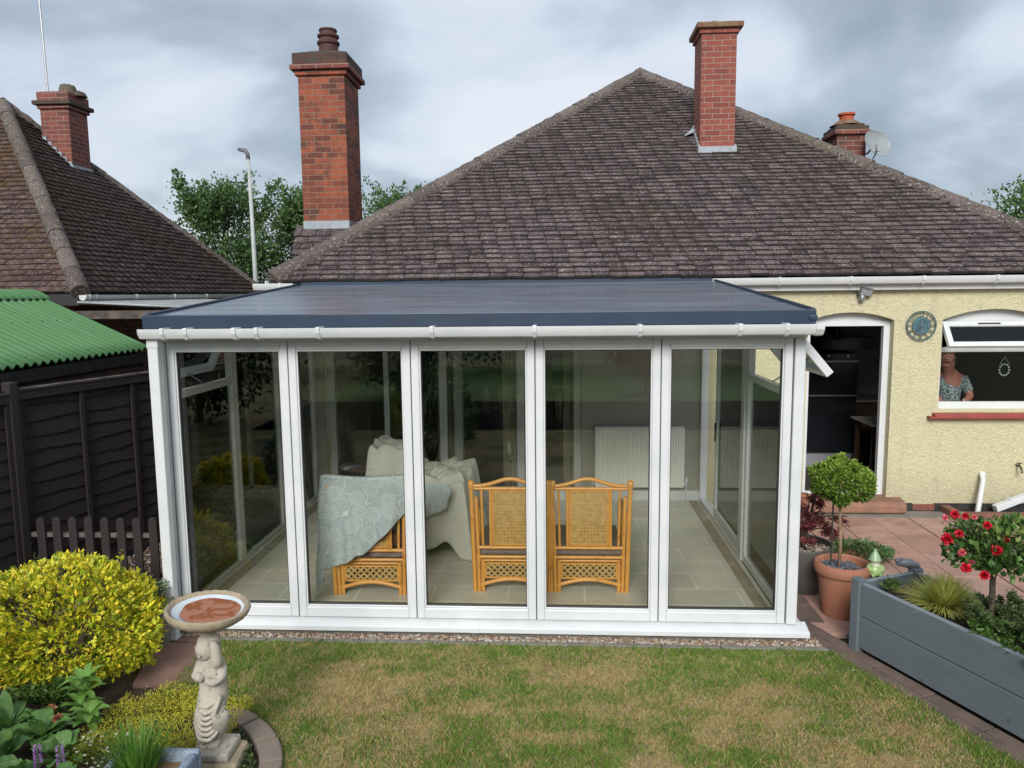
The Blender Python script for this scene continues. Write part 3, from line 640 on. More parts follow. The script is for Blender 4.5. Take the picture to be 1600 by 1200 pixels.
an = RNG.random(len(X))*2*PI; D = np.stack([np.cos(an)*.75, np.sin(an)*.75, np.full(len(X), .9)+RNG.normal(size=len(X))*.25], -1); D = unit(D)
Sd = unit(np.cross(D, RNG.normal(size=D.shape))); P = np.stack([X, Y, np.zeros(len(X))-.002], -1)
V = np.stack([P-Sd*wdt[:,None], P+Sd*wdt[:,None], P+D*hgt[:,None]], 1).reshape(-1,3)
tint = np.clip(np.where(RNG.random(len(X)) < dry*.92+.04, RNG.uniform(.55,1,len(X)), RNG.uniform(0,.42,len(X))), 0, 1)
M['blade'] = leafmat('grass_blade', [(0,(.08,.17,.025)),(.25,(.15,.26,.04)),(.45,(.25,.32,.06)),(.6,(.42,.35,.14)),(.8,(.52,.39,.21)),(1,(.33,.20,.10))], .7, .35, .2)
tag(npmesh('grass', V, np.arange(len(V)), 3, 'blade', tint=np.repeat(tint, 3)), 'short dry lawn grass, green at its edges and straw coloured in the middle', 'grass', kind='stuff')
# ================================================================== SUN ROOM
FZ = .13; XR = 4.545; YB = 3.37
MX = [.0, .915, 1.822, 2.725, 3.624, 4.545]
sun = thing('conservatory', (2.27, 1.6, 0), 'white framed lean-to sun room with five tall front panes and flat dark blue roof', 'conservatory')
M['floor'], nt, b = newmat('beige_floor_tiles'); v = wcoord(nt)
br = nd(nt, 'ShaderNodeTexBrick', _offset=.5); L(nt, v, br.inputs['Vector'])
for k_, q_ in (('Scale', 1), ('Brick Width', .62), ('Row Height', .33), ('Mortar Size', .007), ('Mortar Smooth', .1)): br.inputs[k_].default_value = q_
br.inputs['Color1'].default_value = (.50,.485,.41,1); br.inputs['Color2'].default_value = (.60,.58,.49,1); br.inputs['Mortar'].default_value = (.74,.72,.64,1)
c = mixc(nt, ramp(nt, noise(nt, 4, 6, .65, v), [(.4,(0,0,0)),(.7,(.6,)*3)]), br.outputs[0], (.42,.405,.34))
L(nt, c, b.inputs['Base Color']); b.inputs['Roughness'].default_value = .42; bump(nt, b, br.outputs[1], -.3, .003)
MB().box(.0, XR, .02, YB, -.05, FZ).build('floor', 'floor', sun)
M['border_tile'] = brickmat('floor_border_tiles', [(.30,.25,.19),(.38,.33,.26),(.25,.21,.16)], (.50,.46,.38), .10, .05, .004, 'xy', offset=0)
for (x0, x1) in ((.03,.13),(4.41,4.51)): MB().box(x0, x1, .08, YB-.02, FZ, FZ+.003).build('floor_border', 'border_tile', sun)
MB().box(-.04, 4.60, .0, .02, -.05, .075).build('base', 'concrete', sun)
MB().box(-.06, -.0, .02, YB, -.05, .10).build('base', 'concrete', sun); MB().box(XR, 4.60, .02, YB, -.05, .10).build('base', 'concrete', sun)
sl_ = MB(); sl_.prism([(-.075,.062),(-.075,.098),(-.06,.104),(.05,.135),(.05,.062)], .035, 2.27, 'x'); sl_.prism([(-.075,.062),(-.075,.098),(-.06,.104),(.05,.135),(.05,.062)], 2.273, 4.705, 'x')
sl_.prism([(4.705,.062),(4.705,.098),(4.69,.104),(4.60,.13),(4.60,.062)], -.0, YB, 'y') if False else None
sl_.build('sill', 'upvc', sun, bevel=.003)
s2 = MB(); s2.prism([(4.70,.062),(4.70,.098),(4.69,.104),(4.60,.13),(4.60,.062)], .052, YB, 'y'); s2.build('sill', 'upvc', sun, bevel=.003)
jn = MB(); jn.prism([(-.079,.062),(-.079,.10),(-.06,.108),(.0,.124),(.0,.062)], 2.24, 2.30, 'x'); jn.build('sill_joint', 'upvc', sun, bevel=.003)
T, Bz, ST = 2.235, .137, .057
for i in range(5):
    a, b_ = MX[i]+.003, MX[i+1]-.003
    f = MB()
    for (x0, x1, z0, z1) in ((a, a+ST, Bz, T), (b_-ST, b_, Bz, T), (a+ST, b_-ST, Bz, Bz+.08), (a+ST, b_-ST, T-.06, T)):
        f.box(x0, x1, .0, .065, z0, z1)
    fo = f.build('window', 'upvc', sun, bevel=.007)
    q = MB()      # inner glazing bead step
    for (x0, x1, z0, z1) in ((a+ST, a+ST+.012, Bz+.08, T-.06), (b_-ST-.012, b_-ST, Bz+.08, T-.06), (a+ST+.012, b_-ST-.012, Bz+.08, Bz+.096), (a+ST+.012, b_-ST-.012, T-.076, T-.06)):
        q.box(x0, x1, .010, .058, z0, z1)
    q.build('glazing_bead', 'upvc', fo, bevel=.004)
    q = MB(); e1, e2 = a+ST+.012, b_-ST-.012
    for (x0, x1, z0, z1) in ((e1, e1+.004, Bz+.096, T-.076), (e2-.004, e2, Bz+.096, T-.076), (e1+.004, e2-.004, Bz+.096, Bz+.10), (e1+.004, e2-.004, T-.08, T-.076)):
        q.box(x0, x1, .013, .055, z0, z1)
    q.build('gasket', 'gasket', fo)
    MB().box(e1, e2, .0285, .0315, Bz+.096, T-.076).build('pane', 'glass', fo)
cov = MB()
for x in MX[1:5]: cov.box(x-.0028, x+.0028, .012, .06, Bz, T)
cov.build('gasket', 'gasket', sun)
# corner posts
cp = MB(); cp.box(-.072, -.004, -.004, .072, Bz-.03, T+.0); cp.build('corner_post', 'upvc', sun, bevel=.01)
cp = MB(); cp.box(4.552, 4.628, -.008, .072, .132, T); cp.build('corner_post', 'upvc', sun, bevel=.01)
# header, fascia, roof
MB().box(-.075, 4.632, -.012, .072, T, 2.345).build('header', 'upvc_dirty', sun, bevel=.004)
MB().box(-.10, 4.66, -.085, -.012, 2.30, 2.338).build('soffit', 'upvc', sun, bevel=.003)
rf = MB()
rf.prism([(-.095,2.342),(-.095,2.425),(YB,2.69),(YB,2.60),(.0,2.342)], -.085, 4.64, 'x')
rfo = rf.build('roof', 'roof_metal', sun, bevel=.004)
ed = MB(); ed.box(-.098, 4.652, -.118, -.096, 2.338, 2.436); ed = ed.build('roof_fascia', 'roof_edge', rfo, bevel=.006)
for x0, x1 in ((-.098, -.070), (4.625, 4.653)):
    e_ = MB(); e_.prism([(-.095,2.338),(-.095,2.447),(YB,2.712),(YB,2.60)], x0, x1, 'x'); e_.build('roof_trim', 'roof_edge', rfo, bevel=.008)
MB().box(4.60, 4.66, -.13, -.10, 2.36, 2.40).build('roof_trim', 'roof_edge', rfo, bevel=.01)
sr = MB(); sr.box(-.08, 4.63, 3.26, 3.38, 2.68, 2.73); sr.build('upstand', 'roof_edge', rfo, bevel=.004)
g = gutter(-.075, 4.665, -.119, 2.335, 'gutter', sun, brackets=(.10,.27,.62,.78,1.22,2.02,2.73,3.45,4.12,4.43), s=.92)
MB().prism([(-.119+a*.99, 2.335+b_*.99) for a, b_ in GP[:6]], 4.62, 4.672, 'x').build('gutter_end', 'upvc', g, bevel=.003)
dp = MB(); dp.box(-.050, .026, -.160, -.090, .0, 2.27); dp.box(-.054, .030, -.164, -.086, 2.20, 2.29); dp.box(-.054, .030, -.164, -.086, .0, .03)
dp.build('downpipe', 'upvc', sun, bevel=.008)
# generic frame rectangle in the plane x = const
def side_frame(mb, x0, x1, ya, yb, za, zb, w=.055, wb=.07):
    mb.box(x0, x1, ya, ya+w, za, zb); mb.box(x0, x1, yb-w, yb, za, zb); mb.box(x0, x1, ya+w, yb-w, za, za+wb); mb.box(x0, x1, ya+w, yb-w, zb-w, zb)
def side_sash(xc, ya, yb, zt, h, ang, out, parent):
    """top-hung sash in the side wall, swung outwards by ang; out = -1 left, +1 right"""
    M4 = Matrix.Translation((xc, 0, zt)) @ Matrix.Rotation(-out*ang, 4, 'Y')
    s = MB(); f = .055
    for (y0, y1, z0, z1) in ((ya, ya+f, -h, 0), (yb-f, yb, -h, 0), (ya+f, yb-f, -f, 0), (ya+f, yb-f, -h, -h+f)): s.box(-.03, .03, y0, y1, z0, z1, M4=M4)
    o = s.build('open_sash', 'upvc', parent, bevel=.004)
    MB().box(-.003, .003, ya+f, yb-f, -h+f, -f, M4=M4).build('pane', 'glass_side', o)
    st_ = MB(); p1 = M4 @ Vector((0, (ya+yb)/2, -h+.03)); st_.tube([p1, (xc-out*.02, (ya+yb)/2-.06, zt-h-.02)], .006); st_.build('window_stay', 'steel', o)
# left side: three bays, the first with a transom and an open top light
for (ya, yb, tr) in ((.075, 1.16, 1.79), (1.165, 2.25, None), (2.255, 3.36, None)):
    f = MB(); side_frame(f, -.06, .0, ya, yb, .105, T+.10)
    if tr: f.box(-.06, .0, ya+.055, yb-.055, tr, tr+.06)
    fo = f.build('side_window', 'upvc_dirty', sun, bevel=.006)
    MB().box(-.033, -.03, ya+.055, yb-.055, .175, (tr or T+.045)).build('pane', 'glass_side', fo)
    if tr: side_sash(-.035, ya+.06, yb-.06, T+.03, .37, .42, -1, fo)
# right side: a fixed bay with an open top light, then a sliding door pushed forward
f = MB(); side_frame(f, 4.55, 4.61, .075, 1.32, .132, T+.10); f.box(4.55, 4.61, .13, 1.265, 1.79, 1.85)
fo = f.build('side_window', 'upvc', sun, bevel=.006); MB().box(4.578, 4.581, .13, 1.265, .20, 1.79).build('pane', 'glass_side', fo)
side_sash(4.59, .13, 1.265, T+.03, .40, .70, 1, fo)
f = MB(); side_frame(f, 4.535, 4.615, 1.325, 3.36, .132, T+.10, .06, .045)
fo = f.build('sliding_door', 'upvc', sun, bevel=.006)
for (xa, ya, yb) in ((4.542, 1.40, 2.55), (4.583, 1.39, 2.40)):
    f = MB(); side_frame(f, xa, xa+.032, ya, yb, .18, T+.03, .07, .10)
    lf = f.build('sliding_leaf', 'upvc', fo, bevel=.006); MB().box(xa+.014, xa+.018, ya+.07, yb-.07, .28, T-.04).build('pane', 'glass_side', lf)
hh = MB(); hh.box(4.525, 4.54, 2.49, 2.52, 1.0, 1.2); hh.build('handle', 'black_plastic', lf, bevel=.004)
MB().box(-.005, XR, 3.33, 3.372, FZ, .25).build('skirting', 'upvc_dirty', sun, bevel=.004)
MB().box(-.07, XR, .066, .12, T-.02, 2.33).build('head_rail', 'upvc_dirty', sun)
MB().box(-.0, XR, .12, YB, 2.30, 2.335).build('ceiling', 'upvc', sun)
# ------------------------------------------------------------------ radiator
M['rad'] = simple('radiator_enamel', (.82,.82,.76), (.76,.76,.70), 3, .35, .03, 20)
rad = thing('radiator', (3.83, 3.32, .25), 'white ribbed panel radiator on the wall behind the rattan settee', 'radiator')
r0, r1, z0, z1 = 3.325, 4.345, .30, 1.015
rp = MB(); n_ = 34*6
def rib(u, v_):
    t_ = (u*34) % 1; d_ = .012*min(1, max(0, 1.9*(1-abs(2*t_-1))-.35)); zz = z0+.02+(z1-z0-.04)*v_
    if v_ in (0, 1): d_ = 0
    return (r0+.012+(r1-r0-.024)*u, 3.27-d_, zz)
vs = [rib(i/n_, v_) for v_ in (0, .045, .955, 1) for i in range(n_+1)]
rp.add(vs, [(j*(n_+1)+i, j*(n_+1)+i+1, (j+1)*(n_+1)+i+1, (j+1)*(n_+1)+i) for j in range(3) for i in range(n_)])
rp.build('front_panel', 'rad', rad, smooth=40)
rb = MB(); rb.box(r0, r1, 3.272, 3.30, z0, z1); rb.box(r0, r1, 3.32, 3.335, z0, z1); rb.build('back_panel', 'rad', rad, bevel=.008)
tg = MB()
for i in range(50): x = r0+.02+i*(r1-r0-.04)/50; tg.box(x, x+.014, 3.30, 3.32, z1-.012, z1-.002)
tg.build('top_grille', 'rad', rad)
for s_ in (r0, r1):
    MB().box(s_-.004, s_+.004, 3.268, 3.338, z0+.01, z1-.003).build('side_panel', 'rad', rad, bevel=.002)
    k = MB(); dx_ = .035 if s_ == r1 else -.035; k.tube([(s_, 3.31, .335), (s_+dx_, 3.31, .335), (s_+dx_, 3.31, .36)], .012); k.tube([(s_+dx_, 3.31, .335), (s_+dx_, 3.31, .14)], .008); k.lathe([(.016,.355),(.018,.40),(.012,.41)], (s_+dx_, 3.31, 0), 12); k.build('valve', 'upvc', rad, smooth=40)
# ------------------------------------------------------------------ rattan seating
M['rattan'], nt, b = newmat('honey_rattan'); v = ocoord(nt)
c = mixc(nt, noise(nt, 6, 5, .6, v), (.72,.36,.085), (.55,.24,.05)); c = mixc(nt, ramp(nt, noise(nt, 26, 2, .5, v), [(.62,(0,0,0)),(.70,(.6,)*3)]), c, (.28,.11,.03))
L(nt, c, b.inputs['Base Color']); b.inputs['Roughness'].default_value = .32; bump(nt, b, noise(nt, 50, 3, vec=v), .2, .003)
M['weave'] = simple('woven_cane', (.54,.34,.11), (.40,.23,.07), 30, .55, .3, 80)
M['mauve'] = simple('mauve_cushion', (.20,.15,.14), (.16,.12,.115), 30, .9, .3, 120)
M['dark_fabric'] = simple('floral_dark_cushion', (.20,.09,.05), (.03,.02,.02), 9, .9, .2, 80)
def lattice(x0, x1, z0, z1, y, pitch, w, th=.004, extra=False):
    mb = MB(); W_, H_ = x1-x0, z1-z0; k = -H_
    while k < W_:
        for s_ in (1, -1):
            a0 = max(k, 0); a1 = min(k+H_, W_)
            if a1-a0 > .006:
                za, zb = (a0-k), (a1-k)
                if s_ == -1: za, zb = H_-za, H_-zb
                mb.bar((x0+a0, y+s_*th*.6, z0+za), (x0+a1, y+s_*th*.6, z0+zb), w, th, up=(0,1,0))
        k += pitch
    if extra:
        zz = z0+pitch*.5
        while zz < z1: mb.bar((x0, y, zz), (x1, y, zz), w*.8, th*.8, up=(0,1,0)); zz += pitch
    return mb
def rattan_unit(root, x0, w, seat=True, arms=(1, 1), dep=.66, first=True, last=True):
    R_ = 'rattan'
    for xx, nm in ((x0, 'back_post'), (x0+w, 'back_post')):
        if xx == x0 and not first: continue
        s_ = 1 if xx == x0 else -1
        p = MB(); p.tube([(xx-s_*.022, -.02, .885), (xx-s_*.012, .0, .45), (xx, .0, .0)], [.017,.019,.018], 10); p.tube([(xx+s_*.016, .0, .80), (xx+s_*.028, .0, .38), (xx+s_*.034, .0, .0)], .015, 10)
        p.lathe([(.021,.87),(.026,.89),(.026,.925),(.012,.94)], (xx-s_*.022, -.02, 0), 10); p.build(nm, R_, root, smooth=50)
    t_ = MB(); t_.tube([(x0-.01+w*u, -.015, .888+.062*math.exp(-((u-.5)/.25)**2)) for u in [i/16 for i in range(17)]], .0165, 10); t_.tube([(x0, -.01, .868), (x0+w, -.01, .868)], .014, 10); t_.build('top_rail', R_, root, smooth=50)
    f = MB()
    f.tube([(x0+.06, -.005, .86), (x0+.07, -.005, .385)], .011); f.tube([(x0+w-.06, -.005, .86), (x0+w-.07, -.005, .385)], .011)
    f.tube([(x0+.135, -.005, .86), (x0+.135, -.005, .38)], .014, 10); f.tube([(x0+w-.135, -.005, .86), (x0+w-.135, -.005, .38)], .014, 10)
    f.tube([(x0+.02, -.0, .372), (x0+w-.02, -.0, .372)], .015, 10); f.build('back_frame', R_, root, smooth=50)
    lattice(x0+.15, x0+w-.15, .395, .852, -.004, .028, .0125, .004, True).build('woven_panel', 'weave', root)
    pe = MB(); pe.bar((x0+.155,-.012,.39),(x0+.155,-.012,.855),.012,.008,(0,1,0)); pe.bar((x0+w-.155,-.012,.39),(x0+w-.155,-.012,.855),.012,.008,(0,1,0)); pe.bar((x0+.15,-.012,.85),(x0+w-.15,-.012,.85),.012,.008,(0,1,0)); pe.bar((x0+.15,-.012,.40),(x0+w-.15,-.012,.40),.012,.008,(0,1,0)); pe.build('panel_binding', R_, root)
    def apron(yy):
        a = MB(); a.tube([(x0+.03, yy, .292), (x0+w-.03, yy, .292)], .014, 10); a.tube([(x0+.05, yy, .262), (x0+w-.05, yy, .262)], .010)
        a.tube([(x0+.05+(w-.1)*u, yy, .055+.05*math.sin(PI*u)) for u in [i/12 for i in range(13)]], .0165, 10)
        for q in (.065, w-.065): a.tube([(x0+q, yy, .27), (x0+q, yy, .0)], .016, 10)
        a.bar((x0+.085,yy,.238),(x0+w-.085,yy,.238),.014,.010,(0,1,0)); a.bar((x0+.085,yy,.118),(x0+w-.085,yy,.118),.014,.010,(0,1,0))
        for q in (.085, w-.085): a.bar((x0+q,yy,.11),(x0+q,yy,.245),.012,.010,(0,1,0))
        o = a.build('apron', R_, root, smooth=50)
        lattice(x0+.09, x0+w-.09, .12, .237, yy, .052, .013, .005).build('lattice', 'weave', o)
    apron(.0); apron(dep)
    if seat: MB().box(x0+.03, x0+w-.03, .02, dep-.0, .30, .365).build('seat', 'mauve', root, bevel=.02)
    for k_, xx in enumerate((x0, x0+w)):
        if not arms[k_]: continue
        a = MB(); a.tube([(xx, .0, .63), (xx, .30, .645), (xx, dep-.08, .62), (xx, dep-.01, .56), (xx, dep, .45), (xx, dep, .0)], .018, 10); a.tube([(xx, .0, .30), (xx, dep, .30)], .014); a.tube([(xx, .0, .08), (xx, dep, .08)], .014)
        a.tube([(xx,.22,.30),(xx,.22,.63)], .011); a.tube([(xx,.44,.30),(xx,.44,.62)], .011); a.build('arm', R_, root, smooth=50)
def place(root, loc, rz=0): root.location = loc; root.rotation_euler = (0,0,rz)
set_ = thing('rattan_settee', (0,0,0), 'honey coloured two seat rattan settee seen from behind its woven back panels', 'settee')
rattan_unit(set_, .0, .615, arms=(1, 0)); rattan_unit(set_, .625, .615, arms=(0, 1))
place(set_, (2.205, .56, FZ), .01)
ch = thing('rattan_armchair', (0,0,0), 'rattan armchair half hidden under the blue grey flowered throw', 'armchair', 'rattan armchairs under covers')
rattan_unit(ch, 0, .60)
MB().box(.05, .55, .06, .16, .36, .83).build('back_cushion', 'dark_fabric', ch, bevel=.04)
place(ch, (1.065, .455, FZ), .02)
ch2 = thing('rattan_armchair', (0,0,0), 'rattan armchair with only its legs showing below the cream dust sheet', 'armchair', 'rattan armchairs under covers')
rattan_unit(ch2, 0, .60, arms=(0, 0)); place(ch2, (1.34, 2.06, FZ), -PI/2); ch2.scale = (1, 1, .78)
# flowered throw
M['throw'], nt, b = newmat('flowered_throw'); v = ocoord(nt)
vo = nd(nt, 'ShaderNodeTexVoronoi', _feature='F1', _voronoi_dimensions='2D', Scale=7.0, Randomness=.75)
s_ = nt.nodes.new('ShaderNodeSeparateXYZ'); L(nt, v, s_.inputs[0]); cb = nt.nodes.new('ShaderNodeCombineXYZ'); L(nt, s_.outputs[0], cb.inputs[0]); L(nt, s_.outputs[2], cb.inputs[1])
L(nt, cb.outputs[0], vo.inputs['Vector'])
sb = nd(nt, 'ShaderNodeVectorMath', _operation='SUBTRACT'); L(nt, cb.outputs[0], sb.inputs[0]); L(nt, vo.outputs['Position'], sb.inputs[1])
s2_ = nt.nodes.new('ShaderNodeSeparateXYZ'); L(nt, sb.outputs[0], s2_.inputs[0])
ang = math_(nt, 'ARCTAN2', s2_.outputs[1], s2_.outputs[0]); rr = vo.outputs['Distance']
sp_ = math_(nt, 'ABSOLUTE', math_(nt, 'SINE', math_(nt, 'MULTIPLY', ang, 7)))
pet = math_(nt, 'MULTIPLY', math_(nt, 'LESS_THAN', sp_, .42), math_(nt, 'MULTIPLY', math_(nt, 'LESS_THAN', rr, .40), math_(nt, 'GREATER_THAN', rr, .09)))
ring = math_(nt, 'MULTIPLY', math_(nt, 'LESS_THAN', math_(nt, 'ABSOLUTE', math_(nt, 'SUBTRACT', rr, math_(nt, 'MULTIPLY_ADD', sp_, .05))), .02), 1)
ring2 = math_(nt, 'LESS_THAN', math_(nt, 'ABSOLUTE', math_(nt, 'SUBTRACT', rr, math_(nt, 'ADD', math_(nt, 'MULTIPLY', sp_, .06), .36))), .012)
w1 = nd(nt, 'ShaderNodeTexNoise', Scale=6., Detail=1.); L(nt, cb.outputs[0], w1.inputs['Vector'])
vine = math_(nt, 'LESS_THAN', math_(nt, 'ABSOLUTE', math_(nt, 'SUBTRACT', w1.outputs[0], .5)), .006)
vine2 = math_(nt, 'LESS_THAN', math_(nt, 'ABSOLUTE', math_(nt, 'SUBTRACT', w1.outputs[0], .60)), .005)
lin = math_(nt, 'MAXIMUM', math_(nt, 'MAXIMUM', pet, ring2), math_(nt, 'MULTIPLY', math_(nt, 'MAXIMUM', vine, vine2), math_(nt, 'GREATER_THAN', rr, .38)), True)
L(nt, mixc(nt, math_(nt, 'MULTIPLY', lin, .75), mixc(nt, noise(nt, 8, 3, vec=v), (.30,.355,.37), (.36,.41,.42)), (.60,.65,.64)), b.inputs['Base Color'])
b.inputs['Roughness'].default_value = .9; bump(nt, b, noise(nt, 160, 2, vec=v), .15, .002)
def interp(x, pts):
    for (a, fa), (b_, fb) in zip(pts, pts[1:]):
        if x <= b_: return fa+(fb-fa)*(x-a)/(b_-a)
    return pts[-1][1]
def throw_fn(u, v_):
    hem = interp(u, [(0,.24),(.06,.19),(.13,.22),(.17,.34),(.4,.42),(.6,.56),(.8,.68),(1,.84)])
    top = 1.125-.02*math.sin(u*PI)**2 if u > .06 else 1.09
    x = interp(u, [(0, 1.02), (.08, .985), (1, 1.705)])
    if v_ < .2: y = .455+.26*(1-v_/.2); z = top-.30*(1-v_/.2)**1.3
    elif v_ < .26: y = .455-.05*(v_-.2)/.06; z = top+.008
    else:
        k = (v_-.26)/.74; z = top-(top-hem)*k; y = .41-.02*k-.03*math.sin(u*17+.6)*k*(.4+.6*k)-.010*math.sin(u*41+z*6)*k-.012*math.sin(z*9+u*5)
        x += (-.055*k if u < .5 else -.03*k*(u-.5)*2)*(1-u*.3)+.012*math.sin(z*11+u*3)*k
        if u < .08: y += .10*(1-u/.08)
    return (x, y, z)
tag(MB().grid(throw_fn, 60, 60).build('throw_blanket', 'throw', origin=(1.35, .42, .5), smooth=True, solid=.006), 'blue grey throw with white line flowers hung over the front left rattan armchair', 'throw')
M['sheet'] = simple('cream_dust_sheet', (.50,.50,.43), (.43,.43,.37), 5, .9, .3, 60)
def sstep(a, b_, x): t_ = min(1, max(0, (x-a)/(b_-a))); return t_*t_*(3-2*t_)
def blk(x, y, x0, x1, y0, y1, e_=.07): return sstep(x0-e_, x0+e_*.3, x)*(1-sstep(x1-e_*.3, x1+e_, x))*sstep(y0-e_, y0+e_*.3, y)*(1-sstep(y1-e_*.3, y1+e_, y))
def sheet_fn(u, v_):
    x = .93+1.27*u; y = 1.25+1.08*v_
    h = max(.98*blk(x, y, 1.06, 1.46, 1.55, 2.12, .11), .74*blk(x, y, 1.44, 2.06, 1.42, 2.16, .11), .66*blk(x, y, 1.12, 2.06, 1.36, 2.14, .09))
    h += (.05*(float(vnoise(x*7+3, y*7, 5))-.5)+.05*(abs(math.sin(x*11+y*9+2*float(vnoise(x*3, y*3, 2))))-.5)+.03*(float(vnoise(x*19, y*19, 8))-.5))*min(1, h*2)
    lo = .19+.12*math.sin(x*9)+.10*max(0, 1.9-x)
    return (x+.03*math.sin(y*12), y+.03*math.sin(x*14), max(FZ+.012+(.16+.05*math.sin(x*14))*(1-sstep(1.8, 2.0, x)), FZ+h))
tag(MB().grid(sheet_fn, 110, 100).build('dust_sheet', 'sheet', origin=(1.6, 1.8, .14), smooth=True, solid=.004), 'rumpled cream dust sheet heaped over the rear rattan armchair', 'dust sheet')
def thr2(u, v_): return (1.50+.40*u+.02*math.sin(v_*5), 1.235-.02*math.sin(u*17)*v_, .86-(.34+.14*u*(1-u)-.12*u)*v_)
tag(MB().grid(thr2, 24, 16).build('throw_blanket', 'throw', origin=(1.7, 1.24, .5), smooth=True, solid=.005), 'smaller flowered throw hanging in front of the cream dust sheet', 'throw')
# ================================================================== NEIGHBOUR'S BUNGALOW
nb = thing('bungalow', (-6.4, 7.2, 0), 'neighbouring bungalow with mossy brown hipped roof and stepped lead flashing, beyond the green shed', 'house')
NX, NY, NZ = -3.3, 4.132, 2.628; NAX, NAY, NAZ = -6.375, 7.207, 5.781
npt = math.atan((NAZ-NZ)/(NAY-NY)); nc, ns = math.cos(npt), math.sin(npt)
mb = MB(); mb.add([(-13,NY,NZ),(NX,NY,NZ),(NX,10.283,NZ),(-13,10.283,NZ),(-13,NAY,NAZ),(NAX,NAY,NAZ)], [(0,1,5,4),(1,2,5),(2,3,4,5),(0,4,3),(0,3,2,1)])
nr = mb.build('roof', 'underlay', nb)
nrows = int(math.hypot(NAY-NY, NAZ-NZ)/.105)
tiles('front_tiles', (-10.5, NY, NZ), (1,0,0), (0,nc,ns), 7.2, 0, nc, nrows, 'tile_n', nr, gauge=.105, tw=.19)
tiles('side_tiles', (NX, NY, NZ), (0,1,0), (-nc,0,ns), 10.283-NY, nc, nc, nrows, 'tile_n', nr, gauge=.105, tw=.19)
hm = MB(); hiptube(hm, (NX+.03, NY-.03, NZ+.01), (NAX, NAY, NAZ+.01), .115); hiptube(hm, (NX, 10.283, NZ+.03), (NAX, NAY, NAZ+.03), .085); hiptube(hm, (-13, NAY, NAZ+.03), (NAX, NAY, NAZ+.03), .11)
hm.build('hip_tiles', 'hip', nr, smooth=60, disp=(.05,.05))
mb = MB(); mb.box(-12.8, -3.6, 4.45, 10.0, -.05, NZ-.02); mb.build('wall', 'brick_dark', nb)
mb = MB(); mb.box(-3.33, -3.31, 4.1, 10.3, NZ-.16, NZ-.01); mb.box(-13, -3.33, 4.10, 4.12, NZ-.16, NZ-.01); mb.build('fascia', simple('dark_fascia', (.02,.018,.017), None, 5, .6, .1), nb)
g = MB(); g.prism([(-3.30-a*.9, NZ-.03+b_*.9) for a, b_ in GP], 4.1, 10.3, 'y'); g.prism([(-3.30-a*.9, NZ-.03+b_*.9) for a, b_ in GP[:6]], 4.097, 4.102, 'y')
g = g.build('gutter', 'upvc_dirty', nb, smooth=35)
for q in (4.18, 4.32, 5.3, 6.4, 7.5): MB().prism([(-3.30-a*1.02, NZ-.03+b_*1.05) for a, b_ in GP[:6]]+[(-3.2, NZ-.02)], q-.02, q+.02, 'y').build('gutter_bracket', 'upvc_dirty', g)
c4 = chimney(nb, -5.83, -5.335, 7.336, 7.86, 4.0, 5.74, 'brick_dark', 'cap', [(.035, 5.74, 5.80, 'brick_dark'), (.085, 5.80, 5.87, 'cap'), (.03, 5.87, 6.02, 'brick_dark')])
cm = MB(); cm.lathe([(.14,6.0),(.135,6.12),(.11,6.19),(.09,6.19)], (-5.50, 7.62, 0), 18); cm.build('chimney_pot', 'pot_grey', c4, smooth=40, disp=(.04,.06))
cm = MB(); cm.lathe([(.12,5.99),(.08,6.06),(.02,6.09)], (-5.28, 7.6, 0), 10); cm.build('flaunching', 'cap', c4, smooth=50, disp=(.05,.05))
fl = MB()
for i in range(6):
    x = -5.335-i*.083-.083; z = 4.69+(i*.083+.04)*1.025
    fl.box(x, x+.085, 7.318, 7.336, z-.12, z+.13)
fl.box(-5.335, -5.317, 7.32, 7.88, 4.64, 4.82); fl.box(-5.34, -5.22, 7.30, 7.9, 4.60, 4.66); fl.build('flashing', 'lead', c4)
mst = MB(); mst.tube([(-5.72, 7.4, 5.4), (-5.70, 7.39, 6.05), (-5.715, 7.36, 8.2)], .017); mst.box(-5.76, -5.68, 7.31, 7.42, 5.86, 5.9)
tag(mst.build('aerial_mast', 'steel', origin=(-5.7, 7.4, 5.4)), 'thin grey aerial mast strapped to the chimney next door', 'aerial mast')
# grey lean-to roof between the houses
M['lean'] = simple('grey_corrugated', (.33,.35,.36), (.22,.23,.24), 5, .55, .2, 30)
ln = thing('lean_to_roof', (-2.2, 4.4, 2.4), 'pale grey corrugated lean-to roof under the gutter next door', 'lean-to roof')
MB().grid(lambda u, v_: (-3.2+2.25*u, 3.9+3.6*v_+.0, 2.50-.12*u+.02*math.sin(v_*3.6*75)), 4, 330).build('roof_sheet', 'lean', ln, solid=.008, smooth=True)
lb = MB(); lb.box(-3.2, -.95, 3.84, 3.92, 2.30, 2.40); lb.box(-1.05, -.95, 3.9, 7.4, 2.28, 2.38); lb.build('rafter', simple('old_timber', (.12,.10,.085), (.05,.04,.035), 9, .9, .4), ln)
lp = MB(); lp.box(-1.02, -.94, 3.86, 3.94, 0, 2.3); lp.box(-1.02, -.94, 7.2, 7.28, 0, 2.3); lp.build('post', 'plinth', ln)
